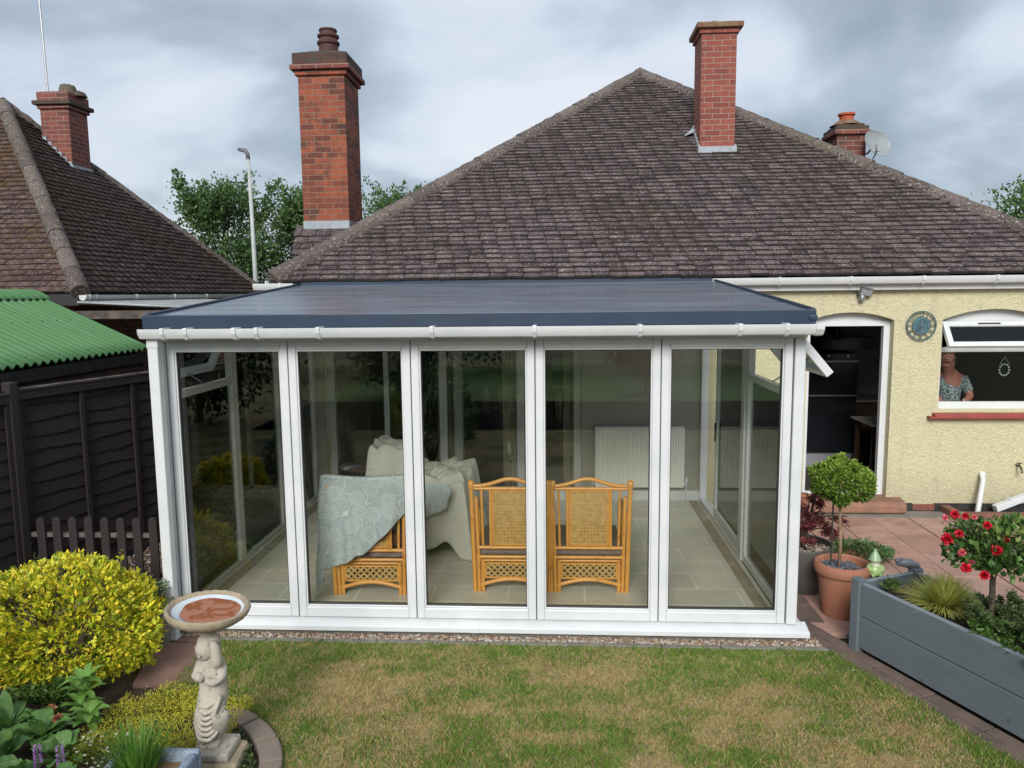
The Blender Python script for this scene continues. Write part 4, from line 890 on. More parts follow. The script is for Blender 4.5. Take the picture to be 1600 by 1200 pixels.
# ================================================================== GREEN SHED
M['green'], nt, b = newmat('green_roof_sheet'); v = wcoord(nt)
c = mixc(nt, noise(nt, 1.5, 5, .6, v), (.052,.150,.050), (.075,.195,.068)); c = mixc(nt, ramp(nt, noise(nt, 18, 4, .7, v), [(.64,(0,0,0)),(.72,(.7,)*3)]), c, (.06,.10,.05))
c = mixc(nt, ramp(nt, noise(nt, 3, 5, .7, scaled(nt, v, (.5, 6, .5))), [(.5,(0,0,0)),(.8,(.5,)*3)]), c, (.16,.24,.13)); L(nt, c, b.inputs['Base Color']); b.inputs['Roughness'].default_value = .6
M['shedwood'] = simple('dark_shed_timber', (.045,.03,.025), (.09,.05,.035), 6, .9, .4, 40)
sh = thing('shed', (-3.0, 1.2, 0), 'low dark shed with a bright green corrugated roof behind the brown fence', 'shed')
EXs, EZs, RX, RZ = -1.97, 1.955, -3.42, 2.63
def cor(u, v_, dz=0): y = -1.6+5.0*v_; return (EXs+(RX-EXs)*u, y, EZs+(RZ-EZs)*u+.020*math.sin(y*2*PI/.118)+dz)
MB().grid(cor, 6, 640).build('roof', 'green', sh, solid=.006, smooth=True)
MB().grid(lambda u, v_: (RX+.22-.5*u, -1.6+5.03*v_, RZ-.075+.11*math.sin(min(1, u*2)*PI/2)+.012*math.sin(v_*5*2*PI/.118)), 8, 400).build('ridge_cap', 'green', sh, solid=.005, smooth=True)
MB().grid(lambda u, v_: (RX+(-1.6)*u, -1.6+5.0*v_, RZ-.55*u+.02*math.sin(v_*5*2*PI/.118)), 4, 600).build('roof', 'green', sh, solid=.006, smooth=True)
sc_ = MB()
for i in range(20):
    for u_ in (.06, .5, .93):
        y_ = -1.5+i*.236; y_ = (round(y_/.118-.25)+.25)*.118; x_ = EXs+(RX-EXs)*u_; z_ = EZs+(RZ-EZs)*u_+.026
        sc_.lathe([(.014,-.004),(.013,.004),(.006,.008)], (x_, y_, z_), 8)
sc_.build('roof_screws', simple('green_screw_cap', (.035,.10,.035), None, 9, .5, 0), sh)
w_ = MB(); w_.box(-4.8, -2.05, -1.5, 3.3, -.05, 1.88); w_.add([(-4.8,3.3,1.88),(-2.05,3.3,1.88),(RX,3.3,2.52),(-4.8,3.28,1.88),(-2.05,3.28,1.88),(RX,3.28,2.52)], [(0,1,2),(3,5,4),(0,3,4,1),(1,4,5,2),(2,5,3,0)])
w_.build('wall', 'shedwood', sh)
MB().box(-2.05, -2.0, -1.55, 3.35, 1.80, 1.915).build('fascia', 'plinth', sh)
# ================================================================== FENCE
M['fence'], nt, b = newmat('dark_brown_fence'); v = wcoord(nt)
c = mixc(nt, noise(nt, 5, 6, .7, scaled(nt, v, (1,1,5))), (.012,.0085,.009), (.026,.019,.018)); c = mixc(nt, ramp(nt, noise(nt, 12, 5, .75, scaled(nt, v, (1,1,2.2))), [(.66,(0,0,0)),(.72,(.5,)*3)]), c, (.07,.06,.057))
L(nt, c, b.inputs['Base Color']); b.inputs['Roughness'].default_value = .8; bump(nt, b, noise(nt, 9, 5, .6, scaled(nt, v, (3,3,14))), .5, .01)
M['fence_top'] = simple('pale_fence_edge', (.15,.125,.115), (.05,.04,.038), 12, .8, .3)
F0 = Vector((-1.70, .62, 0)); fd = Vector((.37, 1.39, 0)).normalized(); fn = Vector((fd.y, -fd.x, 0))
M4f = Matrix(((fd.x, fn.x, 0, F0.x), (fd.y, fn.y, 0, F0.y), (0, 0, 1, 0), (0, 0, 0, 1)))   # local: x along the fence, y towards the garden
fe = thing('fence', (F0.x, F0.y, 0), 'tall dark brown overlap panel fence along the left boundary', 'fence')
def fpanel(x0, x1, h):
    p = MB(); n_ = 13; hh = (h-.08)/n_
    for i in range(n_):
        za = .06+i*hh; vs = []; K = 14
        for j in range(K+1):
            x = x0+(x1-x0)*j/K; w = .010*math.sin(j*.9+i*2.1)+.006*math.sin(j*2.7+i)
            vs += [M4f@Vector((x, .012, za-.025+w)), M4f@Vector((x, -.008, za+hh+.01))]
        p.add(vs, [(2*j, 2*j+2, 2*j+3, 2*j+1) for j in range(K)], random.random())
    o = p.build('fence_panel', 'fence', fe, rec=False, solid=.007)
    q = MB()
    for x in (x0+.02, x0+(x1-x0)*.35, x0+(x1-x0)*.68, x1-.02): q.box(x-.022, x+.022, .014, .036, .04, h-.045, M4=M4f)
    q.box(x0, x1, .012, .045, h-.115, h-.045, M4=M4f); q.box(x0, x1, .012, .045, .02, .08, M4=M4f); q.build('batten', 'fence', o, bevel=.004)
    q = MB(); q.box(x0, x1, -.03, .05, h-.045, h-.03, M4=M4f); q.build('capping', 'fence', o, bevel=.003)
for k, (a, b_) in enumerate(((-5.6,-3.8),(-3.72,-1.92),(-1.84,-.04),(.04,1.84),(1.92,3.72),(3.80,5.60),(5.68,7.5))): fpanel(a, b_, 1.83 if a > 0 else 1.81)
for x in (-3.76, -1.88, 0, 1.88, 3.76, 5.64): q = MB(); q.box(x-.04, x+.04, -.045, .05, -.05, 1.87, M4=M4f); q.build('fence_post', 'fence', fe, bevel=.008)
q = MB(); q.box(.06, 1.84, -.028, .048, 1.801, 1.812, M4=M4f); q.build('capping', 'fence_top', fe)
# picket fence
pk = thing('picket_fence', (-1.0, .55, 0), 'low dark brown picket fence with rounded tops beside the sun room', 'picket fence')
for i in range(8):
    x = -1.478+i*.1395; q = MB(); r = .036; z1_ = .70+random.uniform(-.006,.006)
    q.prism([(x-r, .03), (x+r, .03)]+[(x+r*math.cos(t_*PI/8), z1_+r*math.sin(t_*PI/8)) for t_ in range(9)], .54, .562, 'y'); q.build('picket', 'fence', pk, bevel=.004)
for z in (.20, .555): q = MB(); q.box(-1.58, -.47, .564, .60, z, z+.035); q.build('rail', 'fence_top' if z > .5 else 'fence', pk)
# ================================================================== TREES
M['bark'] = simple('grey_brown_bark', (.10,.08,.06), (.05,.04,.03), 20, .95, .8, 30, bd=.02)
M['leaf_green'] = leafmat('mid_green_leaves', [(0,(.045,.09,.03)),(.5,(.08,.155,.05)),(.85,(.13,.22,.075)),(1,(.20,.28,.12))], .55, .3)
M['leaf_dark'] = leafmat('dark_green_leaves', [(0,(.012,.03,.010)),(.5,(.025,.055,.016)),(1,(.05,.09,.028))], .5, .2)
M['leaf_red'] = leafmat('red_maple_leaves', [(0,(.16,.012,.02)),(.6,(.32,.03,.045)),(1,(.42,.06,.07))], .5, .3)
def tree(loc, h, rx, ry, n, lab, cat='tree', group=None, mat='leaf_green', ls=.11, zc=.6, seed=1, name='tree', shoots=20, lean=0, cl=46, dens=.32, trunk=True):
    rg = np.random.default_rng(seed); global RNG; old = RNG; RNG = rg; rd = random.Random(seed)
    t = thing(name, loc, lab, cat, group); lx, ly, lz = loc
    tm = MB()
    top = h*.93; tp = [(lx+lean*(z/h)+.06*math.sin(z*1.3), ly, z+lz) for z in np.linspace(0, top, 8)]
    if trunk: tm.tube(tp, list(np.linspace(h*.022, h*.004, 8)), 9)
    C = []; hc = h*(1-zc)
    for k in range(cl):
        a = rd.uniform(0, 2*PI); zz = rd.uniform(-1, 1); rr = math.sqrt(max(0, 1-zz*zz))*rd.uniform(.45, 1.0)
        c = np.array([lx+lean*.6+rx*rr*math.cos(a), ly+ry*rr*math.sin(a), lz+h*(1-zc/2)+(h*zc/2)*zz*rd.uniform(.75,1.0)]); C.append(c)
        if k % 2 == 0:
            s0 = Vector(tp[min(7, max(1, int(7*(c[2]-lz)/h*.75)))]); e_ = Vector(c); mid = (s0+e_)/2+Vector((0,0,-.05*h*.2))
            tm.tube([s0, mid, e_], [h*.008, h*.005, h*.002], 5, cap=False)
    tm.build('trunk', 'bark', t, smooth=True)
    C = np.array(C); m_ = n//len(C); rc = rg.uniform(.14, .27, len(C))*(rx+ry)/2*dens/.32
    P = np.repeat(C, m_, 0)+rg.normal(size=(len(C)*m_, 3))*np.repeat(rc, m_)[:, None]*np.array([1,1,.75])
    # shoots that break the outline
    if shoots:
        sh_ = []
        for k in range(shoots):
            a = rd.uniform(0, 2*PI); c = np.array([lx+lean*.6+rx*.75*math.cos(a)*rd.random(), ly+ry*.7*math.sin(a), lz+h*(1-zc/2)+h*zc*.38*rd.uniform(.1,1)])
            d = np.array([math.cos(a)*.6, math.sin(a)*.3, rd.uniform(.5,1.2)]); d /= np.linalg.norm(d); l_ = rd.uniform(.15,.34)*h*.35
            q = rg.random(int(n/140))**.8
            bend = np.stack([np.zeros_like(q), np.zeros_like(q), -.35*q**3*l_], -1)
            sh_.append(c+d*q[:, None]*l_*1.9+bend+rg.normal(size=(len(q),3))*(ls*.55))
        P = np.concatenate([P]+sh_)
    D = unit(P-np.array([lx, ly, lz+h*(1-zc*.6)]))+rg.normal(size=P.shape)*.8+np.array([0,0,-.15])
    tint = np.clip(rg.random(len(P))*.75+.25*vnoise(P[:,0]*1.7/ rx*2, P[:,2]*1.7/rx*2, seed), 0, 1)
    leaves('crown', P, D, rg.uniform(.7,1.25,len(P))*ls, rg.uniform(.5,.75,len(P))*ls, mat, t, tint=tint)
    RNG = old; return t
G = 'trees beyond the houses'
tree((-7.7, 18.5, 0), 5.9, 1.75, 1.5, 15000, 'bushy green tree rising between the two bungalows left of the lamp post', group=G, ls=.12, seed=3, shoots=34, zc=.62)
tree((-5.0, 18.6, 0), 5.9, .95, 1.0, 9000, 'looser green tree partly behind the tall orange chimney', group=G, ls=.12, seed=5, shoots=40, zc=.64)
tree((-2.6, 20.5, 0), 6.0, 1.3, 1.0, 6500, 'drooping green tree just right of the tall orange chimney', group=G, ls=.12, seed=8, shoots=40, zc=.60)
tree((-5.85, 19.5, 0), 5.0, .75, .7, 2200, 'thin sparse tree between the lamp post and the tall chimney', group=G, ls=.11, seed=11, shoots=14, zc=.6, cl=20)
tree((-5.5, 22, 0), 4.4, 2.6, 1.6, 6500, 'low dark green shrubby tree closing the gap between the roofs', group=G, ls=.14, seed=14, shoots=10, zc=.85, mat='leaf_dark')
tree((18.3, 20, 0), 5.7, 1.7, 1.5, 6500, 'green tree beyond the right end of the bungalow roof', group=G, ls=.13, seed=17, shoots=26, zc=.6)
# lamp post
def LX(px): return {398: -5.83, 388: -5.86, 377: -6.08}[px]
lp = thing('street_lamp', (-5.83, 16.2, 0), 'tall grey street lamp post with a small curved head behind the trees', 'street lamp')
MB().tube([(LX(398),16.2,0),(LX(398),16.2,3.4),(LX(388),16.2,6.45)], [.075,.065,.045], 12).build('pole', simple('lamp_grey', (.40,.43,.42), None, 3, .5, .05), lp, smooth=True)
hm = MB(); hm.tube([(LX(388),16.2,6.42),(LX(388)-.02,16.2,6.58),(LX(388)-.08,16.2,6.67),(LX(377)-.06,16.2,6.71)], [.045,.045,.05,.035], 10, squash=1.3); hm.build('lamp_head', simple('lamp_dark', (.12,.13,.13), None, 3, .5, .05), lp, smooth=True)
# ================================================================== GARDEN BEHIND THE PHOTOGRAPHER (seen in the panes)
def blob(loc, r, h, n, mat, lab, cat, ls, seed, name, squash=.9, group=None, dome=2.0, inner='leaf_dark', stems=True):
    rg = np.random.default_rng(seed); global RNG; old = RNG; RNG = rg; lx, ly, lz = loc; rx, ry = r if isinstance(r, tuple) else (r, r)
    t = thing(name, loc, lab, cat, group)
    a = rg.random(n)*2*PI; u = rg.random(n)*1.25-.30; u = np.clip(u, -.3, .96); rad = (1-np.abs(u)**dome)**.5
    k = rg.uniform(.86, 1.06, n)*(1+.13*(vnoise(a*2.2+50, u*4, seed)-.5)*2)
    P = np.stack([lx+rx*rad*np.cos(a)*k, ly+ry*rad*np.sin(a)*k, lz+h*.42+(h*.58*u)*k], -1)
    D = np.stack([np.cos(a)*rad, np.sin(a)*rad, u*.8+.25], -1)+rg.normal(size=P.shape)*.55
    leaves('foliage', P, D, rg.uniform(.7,1.2,n)*ls, rg.uniform(.45,.7,n)*ls, mat, t, tint=rg.random(n))
    if stems:
        sm = MB()
        for k_ in range(9):
            a_ = k_*.7; sm.tube([(lx, ly, lz-.03), (lx+rx*.3*math.cos(a_), ly+ry*.3*math.sin(a_), lz+h*.35), (lx+rx*.62*math.cos(a_), ly+ry*.62*math.sin(a_), lz+h*.68)], [.012,.009,.004], 6, cap=False)
        sm.build('stems', 'bark', t)
    RNG = old; return t
HG = 'dark hedge shrubs at the bottom of the garden'
for i in range(9):
    blob((-9+i*2.7, -21.5+.4*math.sin(i), 0), (1.7,1.1), 3.2, 1600, 'leaf_dark', 'dark evergreen shrub of the far hedge, mirrored in the panes', 'shrub', .28, 40+i, 'hedge_shrub', group=HG, stems=False)
tree((5.2, -14.5, 0), 1.7, .8, .7, 2600, 'small red leaved maple mirrored in the fourth pane', cat='tree', mat='leaf_red', ls=.09, seed=33, shoots=6, zc=.75, name='maple')
struct(MB().box(-2.6, 1.4, -4.0, -2.0, -.03, -.008).build('side_gravel', 'gravel_bed'))
M['leaf_gold'] = leafmat('golden_variegated_leaves', [(0,(.06,.14,.015)),(.2,(.26,.36,.025)),(.42,(.54,.56,.03)),(.75,(.78,.70,.06)),(1,(.88,.60,.06))], .42, .28)
blob((-.68, -2.42, 0), (.42,.36), .80, 5200, 'leaf_gold', 'rounded golden shrub behind the viewpoint, mirrored in the left pane', 'shrub', .06, 61, 'golden_shrub')
blob((-.1, -3.4, 0), (.5,.4), 1.25, 2200, simple('silver_leaf', (.22,.26,.22), (.12,.16,.12), 20, .7, 0), 'silver leaved shrub behind the viewpoint, mirrored in the left pane', 'shrub', .07, 62, 'silver_shrub')
blob((1.0, -5.6, 0), (.6,.5), 1.5, 2200, 'leaf_green', 'leafy green shrub behind the viewpoint, mirrored in the second pane', 'shrub', .08, 63, 'green_shrub')
tree((-4.5, -9.5, 0), 4.5, 2.6, 1.6, 14000, 'dark tree at the far left of the garden, mirrored in the left panes', mat='leaf_dark', ls=.12, seed=35, shoots=6, zc=.95, name='tree')
tree((-.5, -13.5, 0), 4.0, 2.0, 1.4, 12000, 'dark green tree beyond the terrace, mirrored in the middle pane', mat='leaf_dark', ls=.12, seed=36, shoots=6, zc=.95, name='tree')
# ================================================================== KITCHEN BEHIND THE OPENINGS
M['black_gloss'] = simple('black_gloss', (.010,.011,.014), None, 4, .18, .02)
M['dark_wood'] = simple('dark_wood', (.045,.018,.010), (.03,.012,.008), 6, .5, .1)
ov = thing('oven_cabinet', (6.55, 5.2, .1), 'tall black oven unit with steel trim standing inside the kitchen doorway', 'oven')
o_ = MB(); o_.box(5.9, 7.03, 5.25, 5.85, .3, 1.70); o_.build('body', 'black_gloss', ov, bevel=.01)
o_ = MB(); o_.box(5.9, 7.26, 5.22, 5.85, 1.74, 1.92); o_.build('hood', 'black_gloss', ov, bevel=.01)
o_ = MB(); o_.box(5.9, 7.03, 5.235, 5.25, 1.575, 1.592); o_.box(5.9, 7.03, 5.235, 5.25, 1.10, 1.115); o_.build('steel_trim', 'steel', ov)
o_ = MB(); o_.box(5.9, 7.0, 5.2, 5.8, .10, .29); o_.build('plinth', simple('pale_plinth', (.20,.20,.22), None, 4, .6, 0), ov)
for x in (6.62, 6.88): q = MB(); q.lathe([(.018,0),(.018,.03)], (x, 5.24, 1.66), 12, M4=Matrix.Rotation(PI/2, 4, 'X')); q.build('knob', 'steel', ov)
kc = thing('kitchen_counter', (7.3, 5.5, .1), 'dark wooden kitchen base unit with pale worktop right of the oven', 'counter')
MB().box(7.06, 8.4, 5.35, 5.95, .1, 1.0).build('cupboard', 'dark_wood', kc, bevel=.005)
wt_ = MB(); wt_.box(7.04, 8.4, 5.30, 5.97, 1.0, 1.035); wt_.build('worktop', simple('worktop', (.22,.20,.17), None, 6, .4, .05), kc, bevel=.005)
struct(MB().box(7.06, 7.62, 5.98, 6.02, .1, 2.44).build('kitchen_wall', brickmat('wall_tile', [(.16,.15,.14),(.19,.18,.17)], (.12,.115,.11), .15, .15, .004, rough=.4)))
tb = thing('kitchen_table', (7.1, 4.4, .1), 'kitchen table corner with a lilac cloth hanging over its edge', 'table')
MB().box(6.86, 7.6, 4.3, 5.0, .83, .86).build('table_top', simple('table_top', (.34,.32,.27), None, 6, .5, .05), tb, bevel=.01)
for x in (6.93, 7.52):
    for y in (4.38, 4.92): MB().box(x-.03, x+.03, y-.03, y+.03, .1, .83).build('leg', 'dark_wood', tb, bevel=.005)
tag(MB().grid(lambda u, v_: (6.95+.5*u, 4.285-.012*math.sin(u*22), .866-.36*v_), 40, 8).build('tea_towel', simple('lilac_cloth', (.20,.15,.26), None, 9, .9, .1), origin=(7.2, 4.28, .5), solid=.005, smooth=True), 'lilac cloth hanging over the kitchen table edge', 'tea towel')
ck = MB(); Rc = Matrix.Rotation(PI/2, 4, 'X')
ck.lathe([(.17,0),(.19,0),(.195,.015),(.185,.02),(.17,.015)], (6.71, 5.20, 2.07), 40, M4=Rc, capb=False, capt=False)
for k in range(12): a = k*PI/6; ck.bar((6.71+.12*math.cos(a), 5.195, 2.07+.12*math.sin(a)), (6.71+.165*math.cos(a), 5.195, 2.07+.165*math.sin(a)), .012, .004, (0,1,0))
ck.bar((6.71,5.195,2.07),(6.79,5.195,2.02),.010,.004,(0,1,0)); ck.bar((6.71,5.195,2.07),(6.66,5.195,2.17),.010,.004,(0,1,0)); ck.box(6.70,6.72,5.195,5.25,1.93,2.2)
tag(ck.build('wall_clock', simple('clock_iron', (.05,.05,.05), None, 5, .5, 0), origin=(6.71, 5.2, 2.07)), 'open framed dark clock inside the kitchen above the oven', 'clock')
# person at the sink
M['skin'] = simple('skin', (.30,.12,.09), (.25,.09,.065), 12, .55, .1, 60)
hx, hy, hz = 7.60, 4.0, 1.70
P_ = [(7.66,4.12,.95),(7.67,4.12,1.15),(7.67,4.10,1.34),(7.66,4.07,1.50),(7.63,4.03,1.585),(7.60,4.0,1.66),(7.585,3.985,1.735),(7.59,4.0,1.80),   # spine, neck, head
      (7.83,4.08,1.46),(7.88,3.98,1.27),(7.74,3.86,1.20),(7.66,3.82,1.19),                       # her left arm
      (7.49,4.06,1.46),(7.43,3.95,1.28),(7.50,3.84,1.19),(7.56,3.81,1.18),
      (7.555,3.905,1.715),(7.57,4.10,.80),(7.76,4.12,.80),(7.56,4.12,.45),(7.77,4.12,.45),(7.56,4.10,.12),(7.77,4.10,.12),(7.58,3.93,1.67)]
E_ = [(0,1),(1,2),(2,3),(3,4),(4,5),(5,6),(6,7),(3,8),(8,9),(9,10),(10,11),(3,12),(12,13),(13,14),(14,15),(6,16),(0,17),(0,18),(17,19),(18,20),(19,21),(20,22),(5,23)]
R_ = [.15,.135,.14,.10,.052,.075,.088,.06,.062,.048,.036,.034,.062,.048,.036,.034,.018,.09,.09,.065,.065,.045,.045,.035]
per = skin('person', P_, E_, R_, 'skin', origin=(7.66, 4.1, .1), root=0)
tag(per, 'person in a speckled grey top leaning over the sink behind the kitchen window', 'person')
M['speckle'], nt, b = newmat('speckled_top'); L(nt, mixc(nt, ramp(nt, noise(nt, 55, 2, .6), [(.5,(0,0,0)),(.56,(1,1,1))]), (.05,.07,.085), (.28,.33,.36)), b.inputs['Base Color']); b.inputs['Roughness'].default_value = .9
skin('top', [(7.66,4.12,.92),(7.67,4.12,1.15),(7.67,4.10,1.34),(7.66,4.07,1.50),(7.83,4.08,1.46),(7.875,3.99,1.30),(7.49,4.06,1.46),(7.44,3.97,1.32)], [(0,1),(1,2),(2,3),(3,4),(4,5),(3,6),(6,7)], [.165,.15,.155,.108,.078,.062,.078,.062], 'speckle', per)
skin('hair', [(7.61,4.05,1.735),(7.60,4.04,1.80),(7.63,4.08,1.70),(7.60,3.99,1.845)], [(0,1),(0,2),(1,3)], [.088,.085,.05,.05], simple('brown_hair', (.10,.05,.03), None, 30, .7, .3), per)
gl = MB(); gl.tube([(7.55+.03*math.cos(a), 3.895, 1.742+.02*math.sin(a)) for a in np.linspace(0, 2*PI, 12)], .003, 5); gl.tube([(7.62+.03*math.cos(a), 3.90, 1.742+.02*math.sin(a)) for a in np.linspace(0, 2*PI, 12)], .003, 5); gl.tube([(7.65,3.9,1.745),(7.68,4.0,1.745)], .003, 5); gl.build('spectacles', 'black_plastic', per)
for (hx_, sx_) in ((7.655, -1), (7.565, 1)):
    q = MB()
    for k in range(5):
        fx = hx_+(k-2)*.014*sx_; q.tube([(fx, 3.82, 1.19), (fx-.004*sx_, 3.785, 1.18), (fx-.006*sx_, 3.765, 1.155)], [.009,.008,.006], 6)
    q.build('fingers', 'skin', per, smooth=True)
br_ = MB(); br_.tube([(7.735+.046*math.cos(a)*.3, 3.86+.046*math.cos(a), 1.205+.046*math.sin(a)) for a in np.linspace(0, 2*PI, 16)], .006, 6); br_.build('bracelet', simple('white_bracelet', (.75,.75,.72), None, 4, .3, 0), per)
wo_ = MB(); wo_.tube([(8.02, 3.57, 1.78), (7.965, 3.57, 1.69)], .002, 5); wo_.tube([(8.02, 3.57, 1.78), (8.075, 3.57, 1.69)], .002, 5)
for k in range(12): a = k*PI/6; wo_.lathe([(.0,-.014),(.014,0),(0,.014)], (8.02+.055*math.cos(a), 3.57, 1.63+.065*math.sin(a)), 6)
tag(wo_.build('window_ornament', simple('pale_glass_bead', (.30,.36,.30), None, 9, .2, 0), origin=(8.02, 3.57, 1.78)), 'round wreath shaped ornament hanging on a cord inside the kitchen window', 'ornament')
MB_ = MB(); MB_.box(7.20, 8.46, 3.70, 4.0, .1, 1.10); sk_ = MB_.build('sink_unit', 'dark_wood', None, origin=(7.8, 3.85, .1)); tag(sk_, 'low dark sink unit under the kitchen window behind the sill', 'sink unit')
# ================================================================== ON THE HOUSE WALL
cl = thing('garden_clock', (6.975, 3.385, 2.157), 'round verdigris garden clock with cut out numerals on the yellow wall', 'clock')
M['verdigris'] = simple('verdigris_iron', (.035,.065,.07), (.07,.13,.135), 30, .6, .3, 40)
cx_, cz_ = 6.975, 2.157
def rngs(rs, w, y0=3.372):
    q = MB()
    for r in rs: q.lathe([(r-w,0),(r+w,0),(r+w,.01),(r-w,.01),(r-w,0)], (cx_, y0, cz_), 48, M4=Rc, capb=False, capt=False)
    return q
q = rngs([.158], .007); q.build('outer_ring', 'verdigris', cl, smooth=30); rngs([.098], .004).build('inner_ring', 'verdigris', cl, smooth=30)
q = MB(); q.lathe([(.0,0),(.092,0),(.092,.006),(0,.006)], (cx_, 3.378, cz_), 40, M4=Rc, capb=False, capt=False); q.build('dial', simple('blue_dial', (.05,.12,.17), (.10,.20,.25), 40, .6, .5, 60), cl)
q = rngs([.07, .045, .022], .003, 3.370); q.build('dial_rings', 'verdigris', cl)
for k in range(12):
    a = PI/2-(k+1)*PI/6
    fc = bpy.data.curves.new('numeral', 'FONT'); fc.body = str(k+1); fc.size = .062; fc.extrude = .003; fc.align_x = 'CENTER'; fc.align_y = 'CENTER'
    fo = bpy.data.objects.new('numeral', fc); S.collection.objects.link(fo); bpy.context.view_layer.update()
    me = bpy.data.meshes.new_from_object(fo.evaluated_get(bpy.context.evaluated_depsgraph_get())); bpy.data.objects.remove(fo)
    no = bpy.data.objects.new('numeral', me); S.collection.objects.link(no); me.materials.clear(); me.materials.append(M['verdigris']); no.parent = cl
    no.location = (.128*math.cos(a), -.010, .128*math.sin(a)); no.rotation_euler = (PI/2, -(a-PI/2), 0)
q = MB(); q.bar((cx_, 3.362, cz_-.085), (cx_, 3.362, cz_+.04), .006, .003, (0,1,0)); q.bar((cx_, 3.362, cz_+.01), (cx_+.002, 3.362, cz_-.05), .009, .003, (0,1,0)); q.build('hands', simple('pale_hands', (.4,.44,.45), None, 5, .5, 0), cl)
sl2 = thing('security_light', (6.33, 3.38, 2.54), 'small grey floodlight under the white gutter above the kitchen door', 'light')
M4 = Matrix.Translation((6.33, 3.33, 2.545)) @ Matrix.Rotation(.6, 4, 'X') @ Matrix.Rotation(.15, 4, 'Y')
MB().box(-.075, .075, -.03, .03, -.045, .045, M4=M4).build('housing', simple('light_housing', (.16,.17,.17), (.08,.09,.09), 9, .5, .1), sl2, bevel=.008)
MB().box(-.062, .062, -.034, -.030, -.034, .034, M4=M4).build('lens', simple('light_lens', (.38,.41,.42), None, 9, .3, .05), sl2, bevel=.003)
q = MB(); q.box(6.30, 6.36, 3.35, 3.40, 2.50, 2.56); q.lathe([(.03,2.44),(.035,2.47),(.03,2.50)], (6.30, 3.35, 0), 14); q.build('sensor', 'steel', sl2, smooth=40)
wp = MB(); wp.tube([(7.735, 3.37, .46), (7.715, 3.30, .40), (7.63, 3.22, .01)], [.028,.028,.028], 14); wp.tube([(7.74, 3.40, .44), (7.735, 3.35, .455)], .032, 14); wp.lathe([(.034,.0),(.034,.035)], (7.737, 3.36, .425), 12)
tag(wp.build('waste_pipe', 'upvc_dirty', origin=(7.7, 3.3, 0), smooth=40), 'short white waste pipe slanting down from the yellow wall to the drain', 'pipe')
ds = MB(); ds.bar((7.83, 3.24, .085), (8.45, 3.34, .30), .075, .075); ds.bar((8.0, 3.27, .150), (8.03, 3.275, .16), .085, .085)
tag(ds.build('drain_downpipe', 'upvc', origin=(8.1, 3.28, 0), bevel=.006), 'square white downpipe lying almost flat along the foot of the wall', 'pipe')
tp_ = MB(); tp_.tube([(8.13, 3.40, .55), (8.13, 3.33, .55), (8.13, 3.30, .52), (8.13, 3.29, .48)], .012, 8); tp_.box(8.10, 8.16, 3.345, 3.355, .58, .59); tp_.tube([(8.13,3.35,.55),(8.13,3.35,.585)], .008)
tag(tp_.build('garden_tap', simple('dark_brass', (.10,.085,.05), None, 9, .4, .1, metal=.6), origin=(8.13, 3.4, .55)), 'small dark outdoor tap on the yellow wall', 'tap')
dk = thing('drain_surround', (7.7, 3.2, 0), 'low red brick surround of the drain under the slanting pipe', 'drain surround')
q = MB(); q.box(7.30, 8.6, 3.02, 3.12, -.02, .085); q.box(7.30, 7.40, 3.12, 3.385, -.02, .085); q.build('brick_kerb', brickmat('kerb_brick', [(.16,.07,.05),(.22,.10,.07)], (.22,.19,.16), .21, .2, .01), dk, bevel=.006)
MB().box(7.40, 8.6, 3.12, 3.385, -.01, .02).build('gully', 'plinth', dk)
# wire plant support against the wall beside the conservatory
wsp = MB()
for i in range(7): x = 5.02+i*.07; wsp.tube([(x, 3.36, .0), (x, 3.36, .80), (x+.035, 3.36, .84)] if i < 6 else [(x,3.36,0),(x,3.36,.8)], .0025, 5); wsp.tube([(x+.035,3.36,.84),(x+.07,3.36,.80)], .0025, 5) if i < 6 else None
for z in (.15, .4, .65): wsp.tube([(5.02, 3.36, z), (5.44, 3.36, z)], .0025, 5)
tag(wsp.build('wire_edging', 'steel', origin=(5.2, 3.36, 0)), 'wire hoop fencing leaning on the yellow wall beside the sun room', 'wire fencing')
# ================================================================== POTS ON THE PATIO
M['terracotta'] = simple('terracotta', (.38,.155,.09), (.30,.13,.085), 5, .85, .3, 40)
M['greypot'] = simple('grey_plastic_pot', (.085,.078,.07), (.06,.055,.05), 4, .5, .1, 40)
M['slate'] = simple('slate_chips', (.13,.15,.18), (.07,.08,.10), 30, .6, .3)
px_, py_ = 5.135, .515
pt = thing('terracotta_pot', (px_, py_, 0), 'large terracotta pot topped with slate chips at the end of the grey planter', 'pot')
q = MB(); q.lathe([(.135,.0),(.145,.02),(.185,.34),(.205,.345),(.212,.36),(.215,.40),(.205,.425),(.185,.43),(.175,.42),(.172,.36)], (px_, py_, 0), 40, capt=False); q.build('pot_body', 'terracotta', pt, smooth=40)
MB().lathe([(.173,.355),(.0,.365)], (px_, py_, 0), 24, capb=False, capt=False).build('compost', 'soil', pt)
n = 150; rr = .16*RNG.random(n)**.5; a = RNG.random(n)*2*PI
q = MB()
for i in range(n):
    M4 = Matrix.Translation((px_+rr[i]*math.cos(a[i]), py_+rr[i]*math.sin(a[i]), .375+random.random()*.012)) @ Matrix.Rotation(a[i]*3, 4, 'Z') @ Matrix.Rotation(random.uniform(-.5,.5), 4, 'X')
    q.box(-.016, .016, -.011, .011, -.003, .003, M4=M4)
tag(q.build('slate_gravel', 'slate', origin=(px_, py_, .37)), 'grey slate chips covering the soil of the terracotta pot', 'gravel', kind='stuff')
M['leaf_box'] = leafmat('box_leaves', [(0,(.05,.11,.015)),(.45,(.14,.25,.03)),(.8,(.30,.40,.06)),(1,(.44,.50,.10))], .4, .25)
